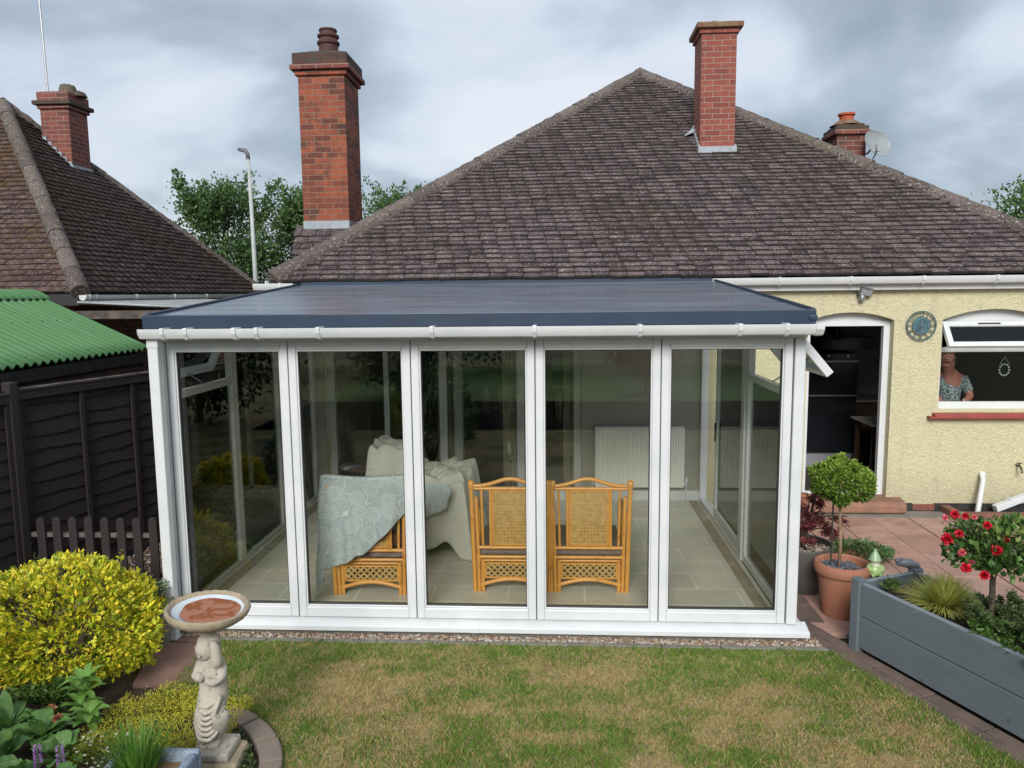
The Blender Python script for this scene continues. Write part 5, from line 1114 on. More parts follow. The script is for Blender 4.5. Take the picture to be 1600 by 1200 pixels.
def ball(t, c, r, n, mat, ls, seed, rz=1., wob=.10, flat=0):
    rg = np.random.default_rng(seed); d = unit(rg.normal(size=(n,3))); k = rg.uniform(.72,1.04,n)**.6*(1+wob*(vnoise(d[:,0]*3+9, d[:,2]*3+d[:,1]*2, seed)-.5)*2)
    P = np.array(c)+d*k[:,None]*r*np.array([1,1,rz]); D = d+rg.normal(size=(n,3))*.6+np.array([0,0,.3])
    return leaves('crown', P, D, rg.uniform(.7,1.2,n)*ls, rg.uniform(.5,.75,n)*ls, mat, t, tint=np.clip(rg.random(n)*.6+.4*(d[:,2]*.5+.5)*rg.random(n)*1.3, 0, 1))
bt_ = thing('topiary_tree', (5.10, .515, .37), 'small ball topped topiary tree on a thin bare stem in the terracotta pot', 'tree')
ball(bt_, (5.093, .515, 1.09), .205, 6500, 'leaf_box', .026, 5, rz=.84, wob=.30)
MB().tube([(5.11,.52,.36),(5.115,.52,.6),(5.10,.515,.8),(5.095,.515,1.12)], [.015,.013,.011,.008], 8).build('trunk', simple('pale_bark', (.30,.21,.13), (.16,.10,.06), 25, .9, .6), bt_, smooth=True)
bp_ = MB()
for k in range(14): a_ = k*.9; bp_.tube([(5.095,.515,.86),(5.095+.1*math.cos(a_),.515+.1*math.sin(a_),1.0),(5.095+.17*math.cos(a_),.515+.17*math.sin(a_),1.06+.1*math.sin(k))], [.006,.004,.002], 5)
bp_.build('branches', 'bark', bt_)
tag(MB().tube([(5.06,.56,.30),(5.062,.56,1.0)], .007, 6).build('plant_stake', simple('green_stake', (.03,.035,.025), None, 9, .6, 0), origin=(5.06,.56,.3)), 'thin dark stake beside the topiary stem', 'stake')
gp = thing('grey_pot', (4.97, 1.02, 0), 'squat dark grey pot with pebbles between the sun room and terracotta pot', 'pot')
q = MB(); q.lathe([(.15,0),(.165,.02),(.215,.16),(.235,.33),(.245,.40),(.24,.415),(.225,.41),(.222,.35)], (4.99, 1.02, 0), 40, capt=False); q.build('pot_body', 'greypot', gp, smooth=40)
MB().lathe([(.223,.36),(.0,.37)], (4.99, 1.02, 0), 24, capb=False, capt=False).build('compost', 'soil', gp)
n = 300; rr = .21*RNG.random(n)**.5; a = RNG.random(n)*2*PI
pebbles('pot_gravel', np.stack([4.99+rr*np.cos(a), 1.02+rr*np.sin(a), np.full(n,.375)], -1), (.010,.017), 'tan pebbles covering the soil of the dark grey pot')
M['leaf_acer'] = leafmat('purple_maple_leaves', [(0,(.07,.014,.02)),(.5,(.14,.026,.032)),(1,(.24,.06,.055))], .5, .25)
ac = thing('acer_tree', (4.99, 1.02, .37), 'small purple leaved maple with feathery drooping leaves in the dark grey pot', 'tree')
tm = MB(); PP = []; DD = []
for k in range(26):
    a_ = k*2.4; rad = random.uniform(.10,.30); zt = random.uniform(.52,.86)
    if k % 3 == 0: rad = random.uniform(.28,.40); zt = random.uniform(.5,.78)
    p3 = Vector((4.99+rad*math.cos(a_), 1.0+rad*math.sin(a_)*.8, zt)); p2 = Vector((4.99+rad*.55*math.cos(a_), 1.0+rad*.5*math.sin(a_), zt+.04))
    tm.tube([(4.99,1.02,.36),(4.99+.03*math.cos(a_),1.02,.52),p2,p3], [.012,.009,.004,.0015], 6)
    for j in range(34):
        t_ = random.uniform(.2,1); b0 = p2.lerp(p3, t_)+Vector((random.gauss(0,.022),random.gauss(0,.022),random.gauss(0,.016)))
        az = random.uniform(0,2*PI)
        for f in range(5): PP.append(b0); DD.append((math.cos(az+(f-2)*.42), math.sin(az+(f-2)*.42), -.55-.1*abs(f-2)))
tm.build('trunk', 'bark', ac, smooth=True)
PP = np.array([tuple(q) for q in PP]); DD = np.array(DD); leaves('crown', PP, DD, RNG.uniform(.035,.055,len(PP)), RNG.uniform(.007,.011,len(PP)), 'leaf_acer', ac)
lowp = thing('trailing_plant', (5.78, 1.66, 0), 'low trailing green plant in the terracotta bowl behind the topiary pot', 'plant')
q = MB(); q.lathe([(.12,0),(.19,.05),(.20,.07),(.18,.07)], (5.72,1.75,0), 24, capt=False); q.build('bowl', 'terracotta', lowp, smooth=40)
n = 1500; a = RNG.random(n)*2*PI; rr = .27*RNG.random(n)**.5; P = np.stack([5.72+rr*np.cos(a)*1.25, 1.75+rr*np.sin(a)*.8, .07+.07*(1-(rr/.27)**2)+RNG.normal(size=n)*.02], -1)
leaves('foliage', P, np.stack([np.cos(a), np.sin(a), RNG.normal(size=n)*.6+.4], -1), .04, .02, 'leaf_green', lowp)
# small terracotta bird and plant at the wall
rp_ = MB(); rp_.lathe([(.05,.0),(.06,.09),(.07,.11),(.065,.12),(.05,.12)], (5.33, 2.1, .43), 18, capt=False); rp_ = tag(rp_.build('clay_pot', 'terracotta', origin=(5.33,2.1,.43), smooth=40), 'little clay pot on its stand just past the sun room corner', 'pot')
q = MB()
for k in range(3): a_ = k*2.1; q.tube([(5.33+.07*math.cos(a_),2.1+.07*math.sin(a_),0),(5.33+.04*math.cos(a_),2.1+.04*math.sin(a_),.42)], .008, 6)
q.lathe([(.065,.415),(.065,.43)], (5.33,2.1,0), 16); tag(q.build('plant_stand', 'steel', origin=(5.33,2.1,0)), 'thin metal plant stand holding the little clay pot', 'plant stand')
# gnome on the rim end
gn = thing('garden_gnome', (5.335, .42, .36), 'small pale green garden gnome with a pointed hat beside the terracotta pot', 'gnome')
gx, gy, gz = 5.335, .40, .365
M['gnome'] = simple('pale_green_glaze', (.40,.52,.20), (.28,.42,.18), 20, .3, .2, 40); M['hat'] = simple('pale_green_hat', (.30,.46,.27), None, 14, .35, .1)
q = MB(); q.lathe([(.05,.0),(.066,.02),(.068,.045),(.055,.075),(.04,.09),(.04,.095)], (gx,gy,gz), 20, wob=.03)
for s_ in (-1,1): q.tube([(gx+s_*.045,gy,gz+.08),(gx+s_*.062,gy-.03,gz+.055),(gx+s_*.02,gy-.062,gz+.045)], [.016,.014,.012], 8); q.tube([(gx+s_*.02,gy-.03,gz+.02),(gx+s_*.035,gy-.07,gz+.012)], [.02,.016], 8)
q.build('body', 'gnome', gn, smooth=50, subsurf=1)
q = MB(); q.lathe([(.0,.088),(.03,.09),(.036,.11),(.03,.13),(.0,.135)], (gx,gy,gz), 16, capb=False, capt=False); q.lathe([(.0,-.008),(.008,0),(0,.008)], (gx,gy-.036,gz+.112), 8); q.build('face', simple('gnome_face', (.50,.40,.28), None, 14, .4, .1), gn, smooth=True)
q = MB(); q.lathe([(.036,.055),(.034,.09),(.02,.105)], (gx,gy-.012,gz), 12, wob=.05); q.build('beard', simple('gnome_beard', (.55,.58,.45), None, 14, .5, .3), gn, smooth=True)
q = MB(); q.lathe([(.042,.118),(.046,.124),(.036,.15),(.020,.18),(.010,.20),(.012,.207),(.0,.212)], (gx,gy,gz), 18, capb=True, capt=False); q.build('hat', 'hat', gn, smooth=50)
tag(MB().lathe([(.055,0),(.05,.05),(.055,.355),(.07,.365)], (gx,gy,0), 14).build('gnome_plinth', 'greypot', origin=(gx,gy,0), smooth=40), 'slim dark pedestal under the green gnome', 'pedestal')
# grey bird ornament and a round stone on the far rim of the planter
M['pewter'] = simple('pewter_grey', (.16,.18,.20), (.09,.10,.115), 20, .5, .4, 40)
wx, wy = 5.44, .12
q = MB(); q.tube([(wx-.07,wy+.0,.555),(wx-.03,wy,.57),(wx+.03,wy,.56),(wx+.08,wy,.545),(wx+.10,wy,.53)], [.010,.03,.036,.025,.010], 10); q.lathe([(.0,-.022),(.02,-.01),(.022,.005),(.0,.024)], (wx-.06,wy,.585), 10); q.tube([(wx+.01,wy-.02,.57),(wx+.01,wy-.02,.53)], .006); q.tube([(wx+.01,wy+.02,.57),(wx+.01,wy+.02,.53)], .006)
tag(q.build('bird_ornament', 'pewter', origin=(wx,wy,.53), smooth=True), 'small pewter grey bird ornament perched at the far corner of the planter', 'ornament')
q = MB(); q.lathe([(.0,.0),(.03,.01),(.036,.035),(.025,.06),(.0,.068)], (5.62,-.22,.485), 14, wob=.04)
tag(q.build('round_stone', simple('brown_stone', (.20,.15,.12), None, 12, .8, .4), origin=(5.66,-.24,.515), smooth=True), 'little brown round stone on the far rim of the planter', 'stone')
# ================================================================== GREY PLANTER
M['greypaint'], nt, b = newmat('grey_painted_timber'); v = ocoord(nt)
c = mixc(nt, noise(nt, 3, 5, .6, scaled(nt, v, (1,1,6))), (.085,.105,.125), (.125,.15,.17)); c = mixc(nt, ramp(nt, noise(nt, 5, 3, .5, v), [(.70,(0,0,0)),(.74,(.6,)*3)]), c, (.04,.05,.065))
L(nt, c, b.inputs['Base Color']); b.inputs['Roughness'].default_value = .6; bump(nt, b, noise(nt, 8, 5, .65, scaled(nt, v, (2,2,22))), .35, .006)
M['greytop'] = simple('grey_worn_rim', (.20,.24,.27), (.15,.18,.205), 6, .65, .2, 40)
O_ = Vector((5.0, -.10, 0)); pd_ = Vector((.40, -.9165, 0)); pn = Vector((.9165, .40, 0))
Mp = Matrix(((pd_.x, pn.x, 0, O_.x), (pd_.y, pn.y, 0, O_.y), (0,0,1,0), (0,0,0,1)))
pl = thing('planter', (O_.x, O_.y, 0), 'long grey painted timber planter box beside the lawn', 'planter')
PL, PW, PH = 2.7, .56, .50
def pbox(x0,x1,y0,y1,z0,z1,name,mat='greypaint',bev=.005): return MB().box(x0,x1,y0,y1,z0,z1,M4=Mp).build(name, mat, pl, bevel=bev)
for k, (z0, z1) in enumerate(((.035,.265),(.271,PH))):
    pbox(.03, PL, .0, .028, z0, z1, 'side_board'); pbox(.03, PL, PW-.028, PW, z0, z1, 'side_board'); pbox(.0, .028, .03, PW-.03, z0, z1, 'end_board')
pbox(-.022, .050, -.022, .050, .0, .535, 'corner_post'); pbox(-.022, .05, PW-.05, PW+.022, .0, .535, 'corner_post')
pbox(.052, PL, -.001, .036, PH+.001, PH+.010, 'rim', 'greytop', .002); pbox(.052, PL, PW-.036, PW+.001, PH+.001, PH+.010, 'rim', 'greytop', .002); pbox(.0, .036, .052, PW-.052, PH+.001, PH+.010, 'rim', 'greytop', .002)
MB().box(.03, PL, .03, PW-.03, .05, .42, M4=Mp).build('compost', 'soil', pl)
def pp(x, y, z=0): return Mp @ Vector((x, y, z))
# golden sedge
M['leaf_sedge'] = leafmat('golden_sedge', [(0,(.20,.28,.04)),(.4,(.52,.54,.12)),(.8,(.72,.68,.22)),(1,(.36,.44,.10))], .5, .3)
def tuft(name, c, n, length, spread, w, mat, lab, cat, seed=1, droop=.8, group=None, segs=5, up=1., base=.03, kind=None, partname='blades'):
    rg = np.random.default_rng(seed); a = rg.random(n)*2*PI; tilt = rg.random(n)**.7*spread; ln = length*rg.uniform(.6,1.1,n)
    b0 = np.array(c)+np.stack([np.cos(a), np.sin(a), np.zeros(n)], -1)*(rg.random(n)**.5*base)[:,None]
    V = []; t_ = []
    for s_ in range(segs+1):
        f = s_/segs; hz_ = np.sin(tilt)*f+.35*droop*f*f*np.sin(tilt+.2); vz = (np.cos(tilt)*f*up-droop*.55*f**2.4*np.sin(tilt))
        p_ = b0+np.stack([np.cos(a)*hz_, np.sin(a)*hz_, vz], -1)*ln[:,None]; side = np.stack([-np.sin(a), np.cos(a), np.zeros(n)], -1)*(w*(1-f**2.2)+.0004)
        V += [p_-side, p_+side]
    V = np.stack(V, 1); k = (segs+1)*2; base_ = (np.arange(n)*k)[:,None,None]
    Fq = base_+np.array([[2*s_, 2*s_+1, 2*s_+3, 2*s_+2] for s_ in range(segs)])[None]
    th_ = thing(name, c, lab, cat, group); o = npmesh(partname, V.reshape(-1,3), Fq, 4, mat, th_, tint=np.repeat(rg.random(n), k)); return th_
c = pp(.46, .30, .42); tuft('sedge_plant', (c.x, c.y, .43), 1300, .27, 1.05, .0028, 'leaf_sedge', 'yellow striped grassy sedge at the near end of the grey planter', 'plant', 3, .7)
M['leaf_hebe'] = leafmat('dark_hebe_leaves', [(0,(.03,.055,.018)),(.5,(.055,.095,.028)),(.85,(.10,.16,.045)),(1,(.13,.10,.055))], .5, .2)
M['leaf_fresh'] = leafmat('fresh_green_leaves', [(0,(.03,.075,.012)),(.6,(.07,.15,.025)),(1,(.14,.22,.05))], .5, .3)
def bushy(name, x, y, r, h, n, mat, ls, lab, seed, thin=.4, cat='plant', base=.42, world=None, group=None, shoots=22):
    rg = np.random.default_rng(seed); c = pp(x, y, base) if world is None else Vector(world)
    t = thing(name, c, lab, cat, group); sm = MB(); P = []; D = []
    for k in range(shoots):
        a = k*2.399; rd = r*rg.uniform(.15,1.); e_ = c+Vector((rd*math.cos(a), rd*math.sin(a), h*rg.uniform(.55,1.08)*(1.05-.45*(rd/r)**2)))
        m_ = c+(e_-c)*.5+Vector((0,0,h*.12)); sm.tube([c, m_, e_], [.005,.0035,.0015], 5, cap=False)
        q = rg.random(max(6, n//shoots))**.7; pts = np.array(m_)[None]*(1-q)[:,None]+np.array(e_)[None]*q[:,None]; pts = pts+rg.normal(size=pts.shape)*ls*.35
        az = rg.random(len(q))*2*PI; P.append(pts); D.append(np.stack([np.cos(az), np.sin(az), rg.uniform(.1,.9,len(q))], -1))
    sm.build('stems', 'bark', t); P = np.concatenate(P); D = np.concatenate(D)
    leaves('foliage', P, D, rg.uniform(.7,1.2,len(P))*ls, rg.uniform(.8,1.2,len(P))*ls*thin, mat, t, tint=rg.random(len(P))); return t
bushy('leafy_plant', .13, .20, .07, .13, 320, 'leaf_fresh', .028, 'small fresh green sprig in the near corner of the grey planter', 71)
bushy('hebe_shrub', .90, .30, .27, .27, 5200, 'leaf_hebe', .026, 'dark leaved low shrub just behind the yellow sedge', 72, shoots=40)
bushy('leafy_plant', .90, .14, .16, .15, 1300, 'leaf_fresh', .034, 'feathery bright green plant at the planter edge below the dark shrub', 73)
bushy('hebe_shrub', 1.22, .36, .22, .24, 3000, 'leaf_hebe', .026, 'dark leaved low shrub against the rose trunk', 74, shoots=32)
bushy('leafy_plant', 1.26, .15, .20, .17, 2200, 'leaf_fresh', .036, 'bright green ferny plant in front of the rose trunk', 75)
bushy('leafy_plant', 1.60, .32, .25, .30, 3600, 'leaf_green', .040, 'tall mid green plant right of the rose trunk', 76, shoots=36)
bushy('leafy_plant', 1.60, .12, .18, .17, 1800, 'leaf_sedge', .026, 'yellow green small leaved plant at the planter rim right of the rose', 77)
bushy('leafy_plant', 2.02, .28, .28, .26, 3400, 'leaf_hebe', .034, 'dark green plant furthest along the planter at the picture edge', 78)
# standard rose
M['leaf_rose'] = leafmat('rose_leaves', [(0,(.025,.065,.014)),(.5,(.06,.13,.03)),(.85,(.13,.22,.06)),(1,(.26,.30,.08))], .4, .22)
M['rose_red'], nt, b = newmat('red_rose_petals'); L(nt, ramp(nt, attr(nt), [(0,(.36,.003,.015)),(.6,(.60,.010,.030)),(1,(.74,.05,.09))]), b.inputs['Base Color']); b.inputs['Roughness'].default_value = .5
M['rose_pink'], nt, b = newmat('pink_rose_petals'); L(nt, ramp(nt, attr(nt), [(0,(.60,.05,.10)),(1,(.80,.22,.26))]), b.inputs['Base Color']); b.inputs['Roughness'].default_value = .5
rs = thing('rose_tree', (5.547, -.78, .42), 'standard rose tree with red blooms growing in the grey planter', 'rose tree')
rc = np.array([5.60, -.80, 1.00]); n = 2600
rg = np.random.default_rng(81); d = unit(rg.normal(size=(n,3))); d[:,2] = np.where(d[:,2] < -.55, -.55*rg.random(n), d[:,2])
kk = rg.uniform(.5,1.05,n)**.7*(1+.30*(vnoise(d[:,0]*3+5, d[:,2]*3+d[:,1]*3, 4)-.5)); P = rc+d*kk[:,None]*np.array([.33,.27,.17])
leaves('crown', P, d+rg.normal(size=(n,3))*.55+np.array([0,0,.1]), rg.uniform(.03,.055,n), rg.uniform(.024,.040,n), 'leaf_rose', rs, tint=np.clip(rg.random(n)*.8+.25*(P[:,2]-.95)/.2, 0, 1), fold=.12)
tm = MB(); tm.tube([(5.547,-.78,.42),(5.552,-.78,.6),(5.545,-.78,.8),(5.56,-.79,.90)], [.021,.018,.017,.019], 9)
FL = [(5.185,-.93,1.096,.036,0),(5.249,-.93,1.127,.026,0),(5.235,-.90,1.237,.026,0),(5.178,-.90,1.215,.020,1),(5.285,-.92,1.232,.022,0),(5.330,-.93,1.228,.017,1),(5.409,-.93,1.180,.026,0),(5.443,-.98,1.048,.032,0),(5.274,-.98,.935,.032,0),(5.376,-.99,.898,.029,0),(5.333,-.93,.955,.017,1),(5.275,-.93,1.012,.024,1),(5.521,-.93,1.090,.020,0),(5.63,-.95,.92,.012,1)]
for k in range(10): a_ = k*.65; tm.tube([(5.555,-.785,.86),(5.57+.1*math.cos(a_),-.79+.1*math.sin(a_),.93),(5.60+.22*math.cos(a_),-.80+.18*math.sin(a_),1.0+.06*math.sin(k*2))], [.008,.005,.003], 6)
for (fx,fy,fz,fr_,pk_) in FL:
    tm.tube([(5.555,-.80,.92),(.45*fx+.55*5.5,.5*fy-.42,.5*fz+.47),(fx+.012,fy+.015,fz-.02)], [.005,.0035,.0025], 6)
tm.build('trunk', 'bark', rs, smooth=True)
for (fx,fy,fz,fr_,pk_) in FL:
    rg = np.random.default_rng(int(fx*1e4)%9999); n = 46 if fr_ > .02 else 26
    ax = np.array(unit(np.array([2.9-fx, -5.4-fy, 2.2-fz])*.6+np.array([0,0,.5])+rg.normal(size=3)*.15)); i_ = np.arange(n)/n
    th_ = i_*n*2.4; ti = .15+i_*1.25; e1 = unit(np.cross(ax, [0,0,1.])); e2 = np.cross(ax, e1)
    D = ax*np.cos(ti)[:,None]+(e1*np.cos(th_)[:,None]+e2*np.sin(th_)[:,None])*np.sin(ti)[:,None]
    cpos = np.array([fx,fy,fz]); P = cpos+D*fr_*.12
    leaves('flower', P, D, fr_*(.75+.35*i_), fr_*.95, 'rose_pink' if pk_ else 'rose_red', rs, tint=rg.random(n), fold=.18)
# a few leafy side shoots reaching to the flowers
n = 260; k_ = rg.integers(0, len(FL), n); t_ = rg.random(n)*.75+.2; FA = np.array([f[:3] for f in FL]); P = np.array([5.53,-.80,.95])*(1-t_)[:,None]+FA[k_]*t_[:,None]+rg.normal(size=(n,3))*.018
leaves('foliage', P, rg.normal(size=(n,3)), .032, .020, 'leaf_rose', rs, tint=rg.random(n)*.8+.2)
# ================================================================== LEFT BED
gb = thing('golden_shrub', (-.5, -.6, 0), 'big rounded golden euonymus shrub in front of the picket fence', 'shrub')
rg = np.random.default_rng(91); n = 17000
a = rg.random(n)*2*PI; u = rg.uniform(-.9, .98, n); rad = (1-np.abs(u)**3.0)**.5; k = rg.uniform(.80,1.05,n)**.8*(1+.20*(vnoise(a*3+20, u*4+3, 7)-.5)*2)
P = np.stack([-.54+.65*rad*np.cos(a)*k, -.58+.48*rad*np.sin(a)*k, .335+.355*u*k], -1)
hole = (vnoise(a*4.5+3, u*6+9, 12) > .74); keep = ~(hole & (rg.random(n) < .80)); P, a, u, rad = P[keep], a[keep], u[keep], rad[keep]; n = len(P)
D = np.stack([np.cos(a)*rad, np.sin(a)*rad, u*.7+.45], -1)+rg.normal(size=P.shape)*.55
low = np.clip((.35-P[:,2])/.5, 0, 1)
green = vnoise(P[:,0]*5.5+1, P[:,2]*7+2, 21) > .80
t_ = np.where(green, rg.random(n)*.18, np.clip(.12+rg.random(n)**1.3*.85, 0, 1))
leaves('foliage', P, D, rg.uniform(.024,.056,n), rg.uniform(.014,.030,n), 'leaf_gold', gb, tint=t_, fold=.22)
PP = []; DD = []; sm = MB()
for k in range(70):
    aa = rg.random()*2*PI; rr_ = rg.random()**.5; bx, by = -.53+.60*rr_*math.cos(aa), -.58+.42*rr_*math.sin(aa); hz_ = .355+.375*(1-rr_**2.6)**.5-.02; h_ = rg.uniform(.03,.085)
    if k == 0: bx, by, hz_, h_ = -.17, -.5, .70, .12
    lx_, ly_ = rg.normal()*.02, rg.normal()*.02; sm.tube([(bx,by,hz_-.1),(bx+lx_,by+ly_,hz_+h_)], [.003,.0015], 4, cap=False)
    for j in range(12): f = rg.random(); az = rg.random()*2*PI; PP.append((bx+lx_*f, by+ly_*f, hz_+h_*f)); DD.append((math.cos(az), math.sin(az), .7))
for k in range(30):
    aa = k*.7; sm.tube([(-.53,-.58,-.02),(-.53+.3*math.cos(aa),-.58+.22*math.sin(aa),.3),(-.53+.58*math.cos(aa),-.58+.4*math.sin(aa),.25+.3*((k*37)%10)/10)], [.012,.007,.003], 5, cap=False)
sm.build('stems', 'bark', gb)
PP = np.array(PP); leaves('sprigs', PP, np.array(DD), rg.uniform(.025,.042,len(PP)), rg.uniform(.013,.02,len(PP)), 'leaf_gold', gb, tint=rg.uniform(.25,.9,len(PP)))
bushy('conifer_shrub', 0, 0, .17, .60, 2600, 'leaf_fresh', .022, 'small feathery green conifer showing above the golden shrub', 92, world=(-1.08,-.08,0), cat='shrub', shoots=46, thin=.25)
sg = tuft('dry_grass', (-1.02,-.75,.40), 40, .30, .8, .002, simple('straw', (.45,.36,.22), None, 20, .9, 0), 'few straw coloured grass stems poking from the left of the golden shrub', 'grass tuft', 93)
ur = thing('stone_urn', (-.10,-.20,0), 'tall grey stone pot half hidden behind the golden shrub', 'pot')
MB().lathe([(.08,0),(.09,.02),(.10,.10),(.125,.26),(.14,.33),(.13,.35),(.11,.34)], (-.10,-.20,0), 26, capt=False).build('pot_body', 'concrete', ur, smooth=40)
MB().lathe([(.115,.31),(.0,.32)], (-.10,-.20,0), 18, capb=False, capt=False).build('compost', 'soil', ur)
bushy('variegated_plant', 0, 0, .15, .16, 520, simple('cream_green_leaf', (.34,.40,.24), (.08,.15,.06), 60, .6, 0), .034, 'variegated plant in the grey stone pot behind the golden shrub', 94, world=(-.10,-.20,.32))
# broad leaved perennials
def bigleaf(mb, b0, az, el, ln, wd, droop=.35, cup=.18, t=None, rip=.0):
    b0 = Vector(b0); nu, nv = 6, 9; h = Vector((math.cos(az), math.sin(az), 0)); s_ = Vector((-math.sin(az), math.cos(az), 0))
    def fn(u, v_):
        l_ = v_*ln; z = math.sin(el)*l_-droop*ln*v_**2.2*.9; x = math.cos(el)*l_*(1-.12*v_); w_ = wd*.5*(math.sin(PI*min(1, v_**.8))**.75)*(1-.25*v_)+.0006; c_ = (u-.5)*2
        zz = z+cup*abs(c_)**1.4*w_*1.6+rip*.006*math.sin(v_*14+abs(c_)*5)*abs(c_)
        return tuple(b0+h*x+s_*c_*w_+Vector((0,0,zz)))
    mb.grid(fn, nu, nv, t=t)
def leafymat(name, c1, c2, vein):
    m, nt, b = newmat(name); c = mixc(nt, attr(nt), c1, c2); c = mixc(nt, ramp(nt, noise(nt, 30, 3, .6, scaled(nt, wcoord(nt), (1,1,2))), [(.45,(0,0,0)),(.7,(.5,)*3)]), c, vein)
    L(nt, c, b.inputs['Base Color']); b.inputs['Roughness'].default_value = .42; bump(nt, b, noise(nt, 40, 3, .6, wcoord(nt)), .35, .006)
    tr = nt.nodes.new('ShaderNodeBsdfTranslucent'); L(nt, c, tr.inputs[0]); x = nt.nodes.new('ShaderNodeMixShader'); x.inputs[0].default_value = .2
    out = [n_ for n_ in nt.nodes if n_.type == 'OUTPUT_MATERIAL'][0]; L(nt, b.outputs[0], x.inputs[1]); L(nt, tr.outputs[0], x.inputs[2]); L(nt, x.outputs[0], out.inputs[0]); return m
M['peony'] = leafymat('peony_leaf', (.10,.23,.04), (.17,.32,.06), (.19,.34,.10)); M['primula'] = leafymat('primula_leaf', (.085,.20,.045), (.14,.28,.07), (.22,.36,.13))
def rosette(name, c, n, ln, wd, mat, lab, seed, el=(.5,1.1), droop=.5, stem=0, cat='plant', rip=1., whorls=1):
    rd = random.Random(seed); t = thing(name, c, lab, cat); mb = MB(); sm = MB()
    for w_ in range(whorls):
        z0 = c[2]+stem*(w_+1)/whorls
        if stem: sm.tube([(c[0],c[1],c[2]-.02),(c[0]+.01*w_,c[1],z0)], [.007,.005], 6)
        for k in range(n):
            az = k*2*PI/n+rd.uniform(-.25,.25)+w_*.5
            bigleaf(mb, (c[0]+.01*w_, c[1], z0), az, rd.uniform(*el), ln*rd.uniform(.75,1.1), wd*rd.uniform(.8,1.1), droop*rd.uniform(.6,1.2), t=rd.random(), rip=rip)
    mb.build('leaves', mat, t, smooth=True, rec=False)
    if stem: sm.build('stem', 'peony', t)
    return t
rosette('peony_plant', (-.03,-1.20,.0), 8, .17, .055, 'peony', 'tall fresh green plant with whorls of pointed leaves before the golden shrub', 101, (.1,.95), .35, .25, rip=.3, whorls=3)
rosette('peony_plant', (.10,-1.34,.0), 7, .16, .060, 'peony', 'spreading pointed leaved plant just right of the whorled one', 102, (.2,.8), .5, .12, rip=.3, whorls=2)
for k, (x, y, nn, ln, lab) in enumerate(((-.10,-1.48,14,.27,'large veined green leaves in a clump below the whorled plant'), (-.36,-1.40,13,.27,'broad veined leaf clump at the left edge beneath the golden shrub'), (.14,-1.66,13,.22,'broad leaf clump nearest the white flowers'), (-.16,-1.70,14,.25,'broad leaf clump at the bottom left behind the purple spikes'), (.04,-1.88,12,.22,'low broad leaf clump at the bottom edge'), (-.42,-1.66,13,.26,'broad leaf clump in the bottom left corner'), (.30,-1.90,11,.18,'small broad leaf clump left of the trough at the bottom edge'))):
    rosette('primula_plant', (x, y, .0), nn, ln, .10, 'primula', lab, 110+k, (.35,1.35), .42, .05, rip=1.2)
bushy('leafy_plant', 0, 0, .30, .16, 1600, 'leaf_fresh', .04, 'low fresh green foliage filling the bed left of the whorled plant', 95, world=(-.30,-1.12,0), shoots=40)
for k, (x, y, z, lab) in enumerate(((-.155,-1.30,.12,'faded orange bloom between the golden shrub and the whorled plant'), (-.03,-1.42,.13,'second faded orange bloom, lower and browner, among the broad leaves'))):
    t = thing('faded_bloom', (x, y, z), lab, 'flower', 'faded orange blooms in the left bed'); rg = np.random.default_rng(k+5); n = 40; d = unit(rg.normal(size=(n,3))+np.array([0,-.3,.6]))
    leaves('petals', np.array([x,y,z])+d*.006, d, .028, .02, simple('faded_orange', (.50,.24,.11) if k == 0 else (.26,.10,.05), (.42,.16,.09), 40, .7, 0), t)
    MB().tube([(x,y,z),(x+.02,y+.01,-.02)], .003, 5).build('stem', 'peony', t)
M['purple'] = simple('purple_petals', (.50,.30,.60), (.38,.20,.48), 60, .6, 0)
for k, (x, y, h, lab) in enumerate(((.115,-1.80,.215,'purple flower spike nearest the left edge, the taller of two'), (.225,-1.78,.20,'purple flower spike further right, slimmer and paler'))):
    t = thing('flower_spike', (x, y, 0), lab, 'flower', 'purple flower spikes'); rg = np.random.default_rng(k+15); n = 150; q = rg.random(n); a = rg.random(n)*2*PI; tier = np.floor(q*6)/6
    P = np.stack([x+.010*np.cos(a), y+.010*np.sin(a), h-.13+.13*tier+rg.random(n)*.010], -1)
    leaves('petals', P, np.stack([np.cos(a), np.sin(a), .4+0*a], -1), .017-.006*tier, .011, 'purple', t); MB().tube([(x,y,-.02),(x,y,h)], .003, 5).build('stem', 'peony', t)
M['leaf_sedum'] = leafmat('yellow_sedum', [(0,(.16,.21,.03)),(.4,(.46,.46,.04)),(.8,(.66,.58,.05)),(1,(.48,.28,.08))], .6, .25)
rg = np.random.default_rng(121); n = 15000; X = rg.uniform(.12,.98,n); Y = rg.uniform(-1.58,-.78,n); k = (np.hypot(X-BC[0], Y-BC[1]) < .97) & (Y < -.74-.1*vnoise(X*6, Y*0+3, 3)) & (np.hypot(X-BC[0], Y-BC[1]) > -1); k &= ~((X > .62) & (Y > -1.02))
dn = fbm(X*6, Y*6, 8); k &= dn > .32; X, Y = X[k], Y[k]; n = len(X)
P = np.stack([X, Y, .01+.14*rg.random(n)**1.0*fbm(X*9, Y*9, 4)], -1)
tag(leaves('ground_cover', P, np.stack([rg.normal(size=n)*.6, rg.normal(size=n)*.6, np.ones(n)*.8], -1), rg.uniform(.008,.017,n), .006, 'leaf_sedum', tint=np.clip(rg.random(n)*.7+.35*(fbm(X*4,Y*4,6)), 0, 1)), 'yellow green mossy stonecrop spreading round the statue foot', 'ground cover', kind='stuff')
n = 2600; a = rg.random(n)*2*PI; rr = .20*rg.random(n)**.5; P = np.stack([.33+rr*np.cos(a)*1.15, -1.60+rr*np.sin(a)*.95, .02+.11*(1-(rr/.21)**2)*rg.uniform(.5,1.1,n)], -1)
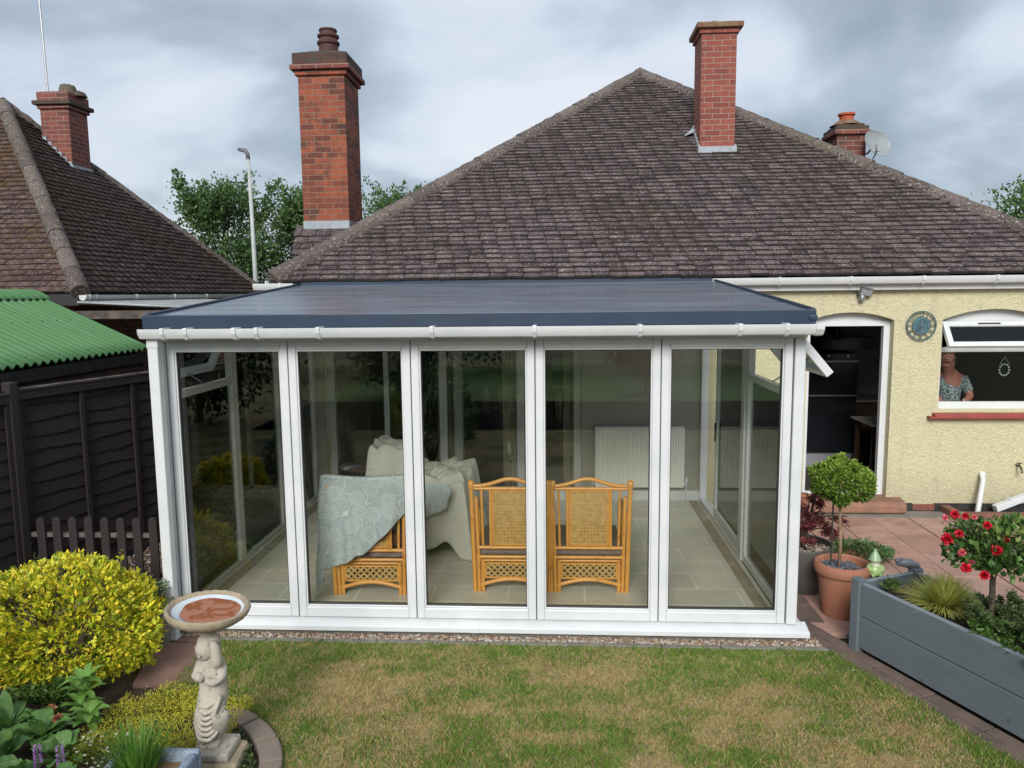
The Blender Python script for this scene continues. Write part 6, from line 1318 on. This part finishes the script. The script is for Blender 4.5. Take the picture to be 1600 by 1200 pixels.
al = thing('white_flowering_plant', (.33,-1.60,0), 'low cushion of tiny white flowers beside the blue grey trough', 'plant')
leaves('foliage', P[:1900], np.stack([np.cos(a), np.sin(a), 1+0*a], -1)[:1900], .018, .008, 'leaf_sedum', al, tint=rg.random(1900)*.45)
n2 = 700; a2 = rg.random(n2)*2*PI; c0 = P[1900:1900+n2//7]+np.array([0,0,.015]); Pf = np.repeat(c0, 7, 0)[:n2]; a2 = a2[:len(Pf)]
leaves('petals', Pf, np.stack([np.cos(a2), np.sin(a2), .5+0*a2], -1), .011, .009, simple('white_petals', (.62,.62,.50), None, 60, .6, 0), al)
n = 2200; X = rg.uniform(.98,1.30,n); Y = rg.uniform(-2.3,-1.15,n); k = np.hypot(X-BC[0], Y-BC[1]) < .71; X, Y = X[k], Y[k]
tag(leaves('bed_weeds', np.stack([X, Y, .0+.04*rg.random(len(X))], -1), np.stack([rg.normal(size=len(X)), rg.normal(size=len(X)), np.ones(len(X))], -1), .025, .018, 'leaf_hebe', tint=rg.random(len(X))), 'small dark creeping leaves inside the curved edging', 'ground cover', kind='stuff')
# ------------------------------------------------------------------ trough with chives
M['bluestone'] = simple('blue_grey_painted_stone', (.16,.21,.29), (.26,.31,.38), 14, .8, .8, 30, bd=.015)
tr = thing('stone_trough', (.86,-2.08,0), 'square blue grey roughly painted stone trough at the bottom edge', 'trough')
x0, x1, y0, y1, zt = .64, 1.055, -2.30, -1.875, .27
q = MB()
for b_ in ((x0,x1,y1-.045,y1),(x0,x1,y0,y0+.045),(x0,x0+.045,y0+.045,y1-.045),(x1-.045,x1,y0+.045,y1-.045)): q.box(b_[0],b_[1],b_[2],b_[3],.0,zt)
q.build('walls', 'bluestone', tr, bevel=.014)
MB().box(x0+.04,x1-.04,y0+.04,y1-.04,.02,.215).build('compost', simple('straw_soil', (.14,.09,.045), (.26,.17,.08), 30, .95, .8, 60, bd=.02), tr)
M['chive'] = leafmat('chive_green', [(0,(.04,.13,.015)),(.5,(.09,.24,.03)),(1,(.22,.34,.07))], .45, .3)
tuft('chives', (.80,-2.02,.20), 520, .27, .55, .0019, 'chive', 'tuft of thin upright green chives in the blue grey trough', 'herb', 131, .6, base=.085)
# ------------------------------------------------------------------ bird bath
M['cast'], nt, b = newmat('cast_stone'); v = wcoord(nt)
c = mixc(nt, noise(nt, 9, 5, .65, v), (.46,.42,.35), (.34,.31,.26)); c = mixc(nt, ramp(nt, noise(nt, 24, 5, .75, v), [(.56,(0,0,0)),(.64,(.75,)*3)]), c, (.15,.14,.12))
L(nt, c, b.inputs['Base Color']); b.inputs['Roughness'].default_value = .95; bump(nt, b, noise(nt, 55, 5, .7, v), .7, .006)
M['cast_tan'] = simple('lichened_rim_stone', (.36,.29,.19), (.25,.21,.15), 14, .95, .7, 50, bd=.008)
BX, BY, BZ = .998, -1.6, .895
bb = thing('bird_bath', (BX, BY, 0), 'cast stone bird bath on a draped figure column standing in the flower bed', 'bird bath')
Mb = Matrix.Translation((BX, BY, BZ)) @ Matrix.Rotation(math.radians(4.5), 4, 'Y') @ Matrix.Rotation(math.radians(1), 4, 'X')
nn = 72; q = MB(); vs = []
prof = [(.055,-.105),(.10,-.095),(.165,-.06),(.205,-.03),(.218,-.008),(.216,.006),(.203,.012),(.190,.004),(.180,-.008),(.150,-.020),(.08,-.030),(.0,-.032)]
for j, (r, z) in enumerate(prof):
    for k in range(nn):
        th_ = k*2*PI/nn; sc = 1+(.022*abs(math.sin(th_*13))-.01)*(3 <= j <= 7); vs.append(Mb @ Vector((r*sc*math.cos(th_), r*sc*math.sin(th_), z+(.004*abs(math.sin(th_*13)))*(4 <= j <= 7))))
q.add(vs, [(j*nn+k, j*nn+(k+1)%nn, (j+1)*nn+(k+1)%nn, (j+1)*nn+k) for j in range(len(prof)-1) for k in range(nn)]+[tuple(range(nn))[::-1]])
q.build('bowl', 'cast_tan', bb, smooth=50)
M['bowl_paint'], nt, b = newmat('blue_white_bowl_paint'); L(nt, mixc(nt, noise(nt, 14, 4, .6), (.42,.50,.58), (.62,.66,.68)), b.inputs['Base Color']); b.inputs['Roughness'].default_value = .6
q = MB(); q.lathe([(.186,-.0025),(.149,-.0175),(.08,-.0275),(.0,-.0295)], (0,0,0), 60, capb=False, capt=False, M4=Mb); q.build('lining', 'bowl_paint', bb, smooth=True)
M['rust_water'], nt, b = newmat('rusty_water'); v = ocoord(nt)
L(nt, mixc(nt, ramp(nt, noise(nt, 9, 4, .6, v, .6), [(.46,(0,0,0)),(.50,(1,1,1))]), (.27,.085,.035), (.36,.16,.10)), b.inputs['Base Color']); b.inputs['Roughness'].default_value = .06; b.inputs['Specular IOR Level'].default_value = .5
wv = []
for k in range(48): th_ = k*2*PI/48; r = .156*(1+.04*math.sin(th_*3+1)+.02*math.sin(th_*7)); wv.append(tuple(Mb @ Vector((.016+r*math.cos(th_)*1.02, r*math.sin(th_)*.98, -.0095))))
q = MB(); q.add([(x, y, z) for x, y, z in wv], [tuple(range(48))]); q.build('water', 'rust_water', bb)
def sx(zx, zy, dy=0): return (BX+(zx-340)/1240, BY+dy, .13+(1100-zy)/1240)
P_ = [sx(338,800), sx(340,690), sx(342,570), sx(338,470,-.01), sx(335,390), sx(335,330),
      sx(415,575,-.02), sx(448,600,-.05), sx(400,625,-.085), sx(345,600,-.10),         # arm folded across
      sx(395,560,-.02), sx(408,480,-.055), sx(402,400,-.05), sx(375,350,-.04),          # arm raised to the bowl
      sx(270,560,-.02), sx(262,600,-.05), sx(320,590,-.09),                              # other arm crossing
      sx(300,870,-.02), sx(275,960,-.01), sx(262,1040), sx(265,1105,-.01), sx(290,1120,-.06),
      sx(390,860,-.03), sx(405,920,-.05), sx(365,1000,-.02), sx(335,1080), sx(345,1115,-.06)]
E_ = [(0,1),(1,2),(2,3),(3,4),(4,5),(2,6),(6,7),(7,8),(8,9),(2,10),(10,11),(11,12),(12,13),(2,14),(14,15),(15,16),(0,17),(17,18),(18,19),(19,20),(20,21),(0,22),(22,23),(23,24),(24,25),(25,26)]
R_ = [.078,.062,.072,.050,.062,.070,.036,.034,.026,.020,.034,.031,.027,.024,.036,.032,.026,.070,.062,.050,.038,.026,.068,.058,.048,.034,.026]
fig = skin('figure_column', P_, E_, R_, 'cast', bb, root=0, sub=2, disp=(.012,.03))
dr = MB()
for k in range(6):
    z1_, sag = 790+k*28, 55+k*10; dr.tube([Vector(sx(248+190*u-(6*k if u < .5 else 0), z1_-30*u+sag*math.sin(PI*u), -.035-.062*math.sin(PI*u))) for u in [i/12 for i in range(13)]], [.006+.006*math.sin(PI*i/12) for i in range(13)], 7)
dr.tube([Vector(sx(258,770,-.03)), Vector(sx(300,795,-.08)), Vector(sx(350,785,-.092)), Vector(sx(400,755,-.08)), Vector(sx(432,735,-.05))], .013, 8)
dr.lathe([(.0,-.018),(.018,0),(.0,.02)], sx(425,738,-.075), 10)
for k in range(3): dr.tube([Vector(sx(418+5*k,745,-.08)), Vector(sx(385+10*k,810,-.088)), Vector(sx(345+12*k,900,-.075)), Vector(sx(310+14*k,980,-.06))], [.009,.010,.011,.006], 7)
for k in range(5): dr.tube([Vector(sx(232+k*16,990-k*10,-.03-.012*k)), Vector(sx(236+k*14,1050,-.035-.01*k)), Vector(sx(240+k*12,1105,-.04))], [.007,.009,.007], 6)
for k in range(3): dr.tube([Vector(sx(262+k*14,400+30*k,-.045)), Vector(sx(300+k*10,470+18*k,-.062)), Vector(sx(350+k*8,500+14*k,-.06)), Vector(sx(392,470+14*k,-.05))], [.004,.007,.007,.004], 6)
dr.build('drape', 'cast', bb, smooth=True, disp=(.008,.02))
hd_ = MB(); hd_.lathe([(.0,-.062),(.035,-.05),(.052,-.01),(.052,.02),(.035,.055),(.0,.062)], sx(325,420,-.035), 18); hd_.lathe([(.0,-.012),(.010,0),(0,.012)], sx(318,432,-.090), 8)
hd_.build('head', 'cast', bb, smooth=True, disp=(.012,.02))
bs = MB(); M4 = Matrix.Translation((BX+.02, BY+.0, 0)) @ Matrix.Rotation(.12, 4, 'Z'); bs.box(-.125,.125,-.13,.13,-.03,.065, M4=M4); bs.build('base', 'cast_tan', bb, bevel=.03)
bs = MB(); M4 = Matrix.Translation((BX-.005, BY, 0)) @ Matrix.Rotation(.05, 4, 'Z'); bs.box(-.105,.105,-.105,.105,.065,.115, M4=M4); bs.build('base', 'cast', bb, bevel=.014)
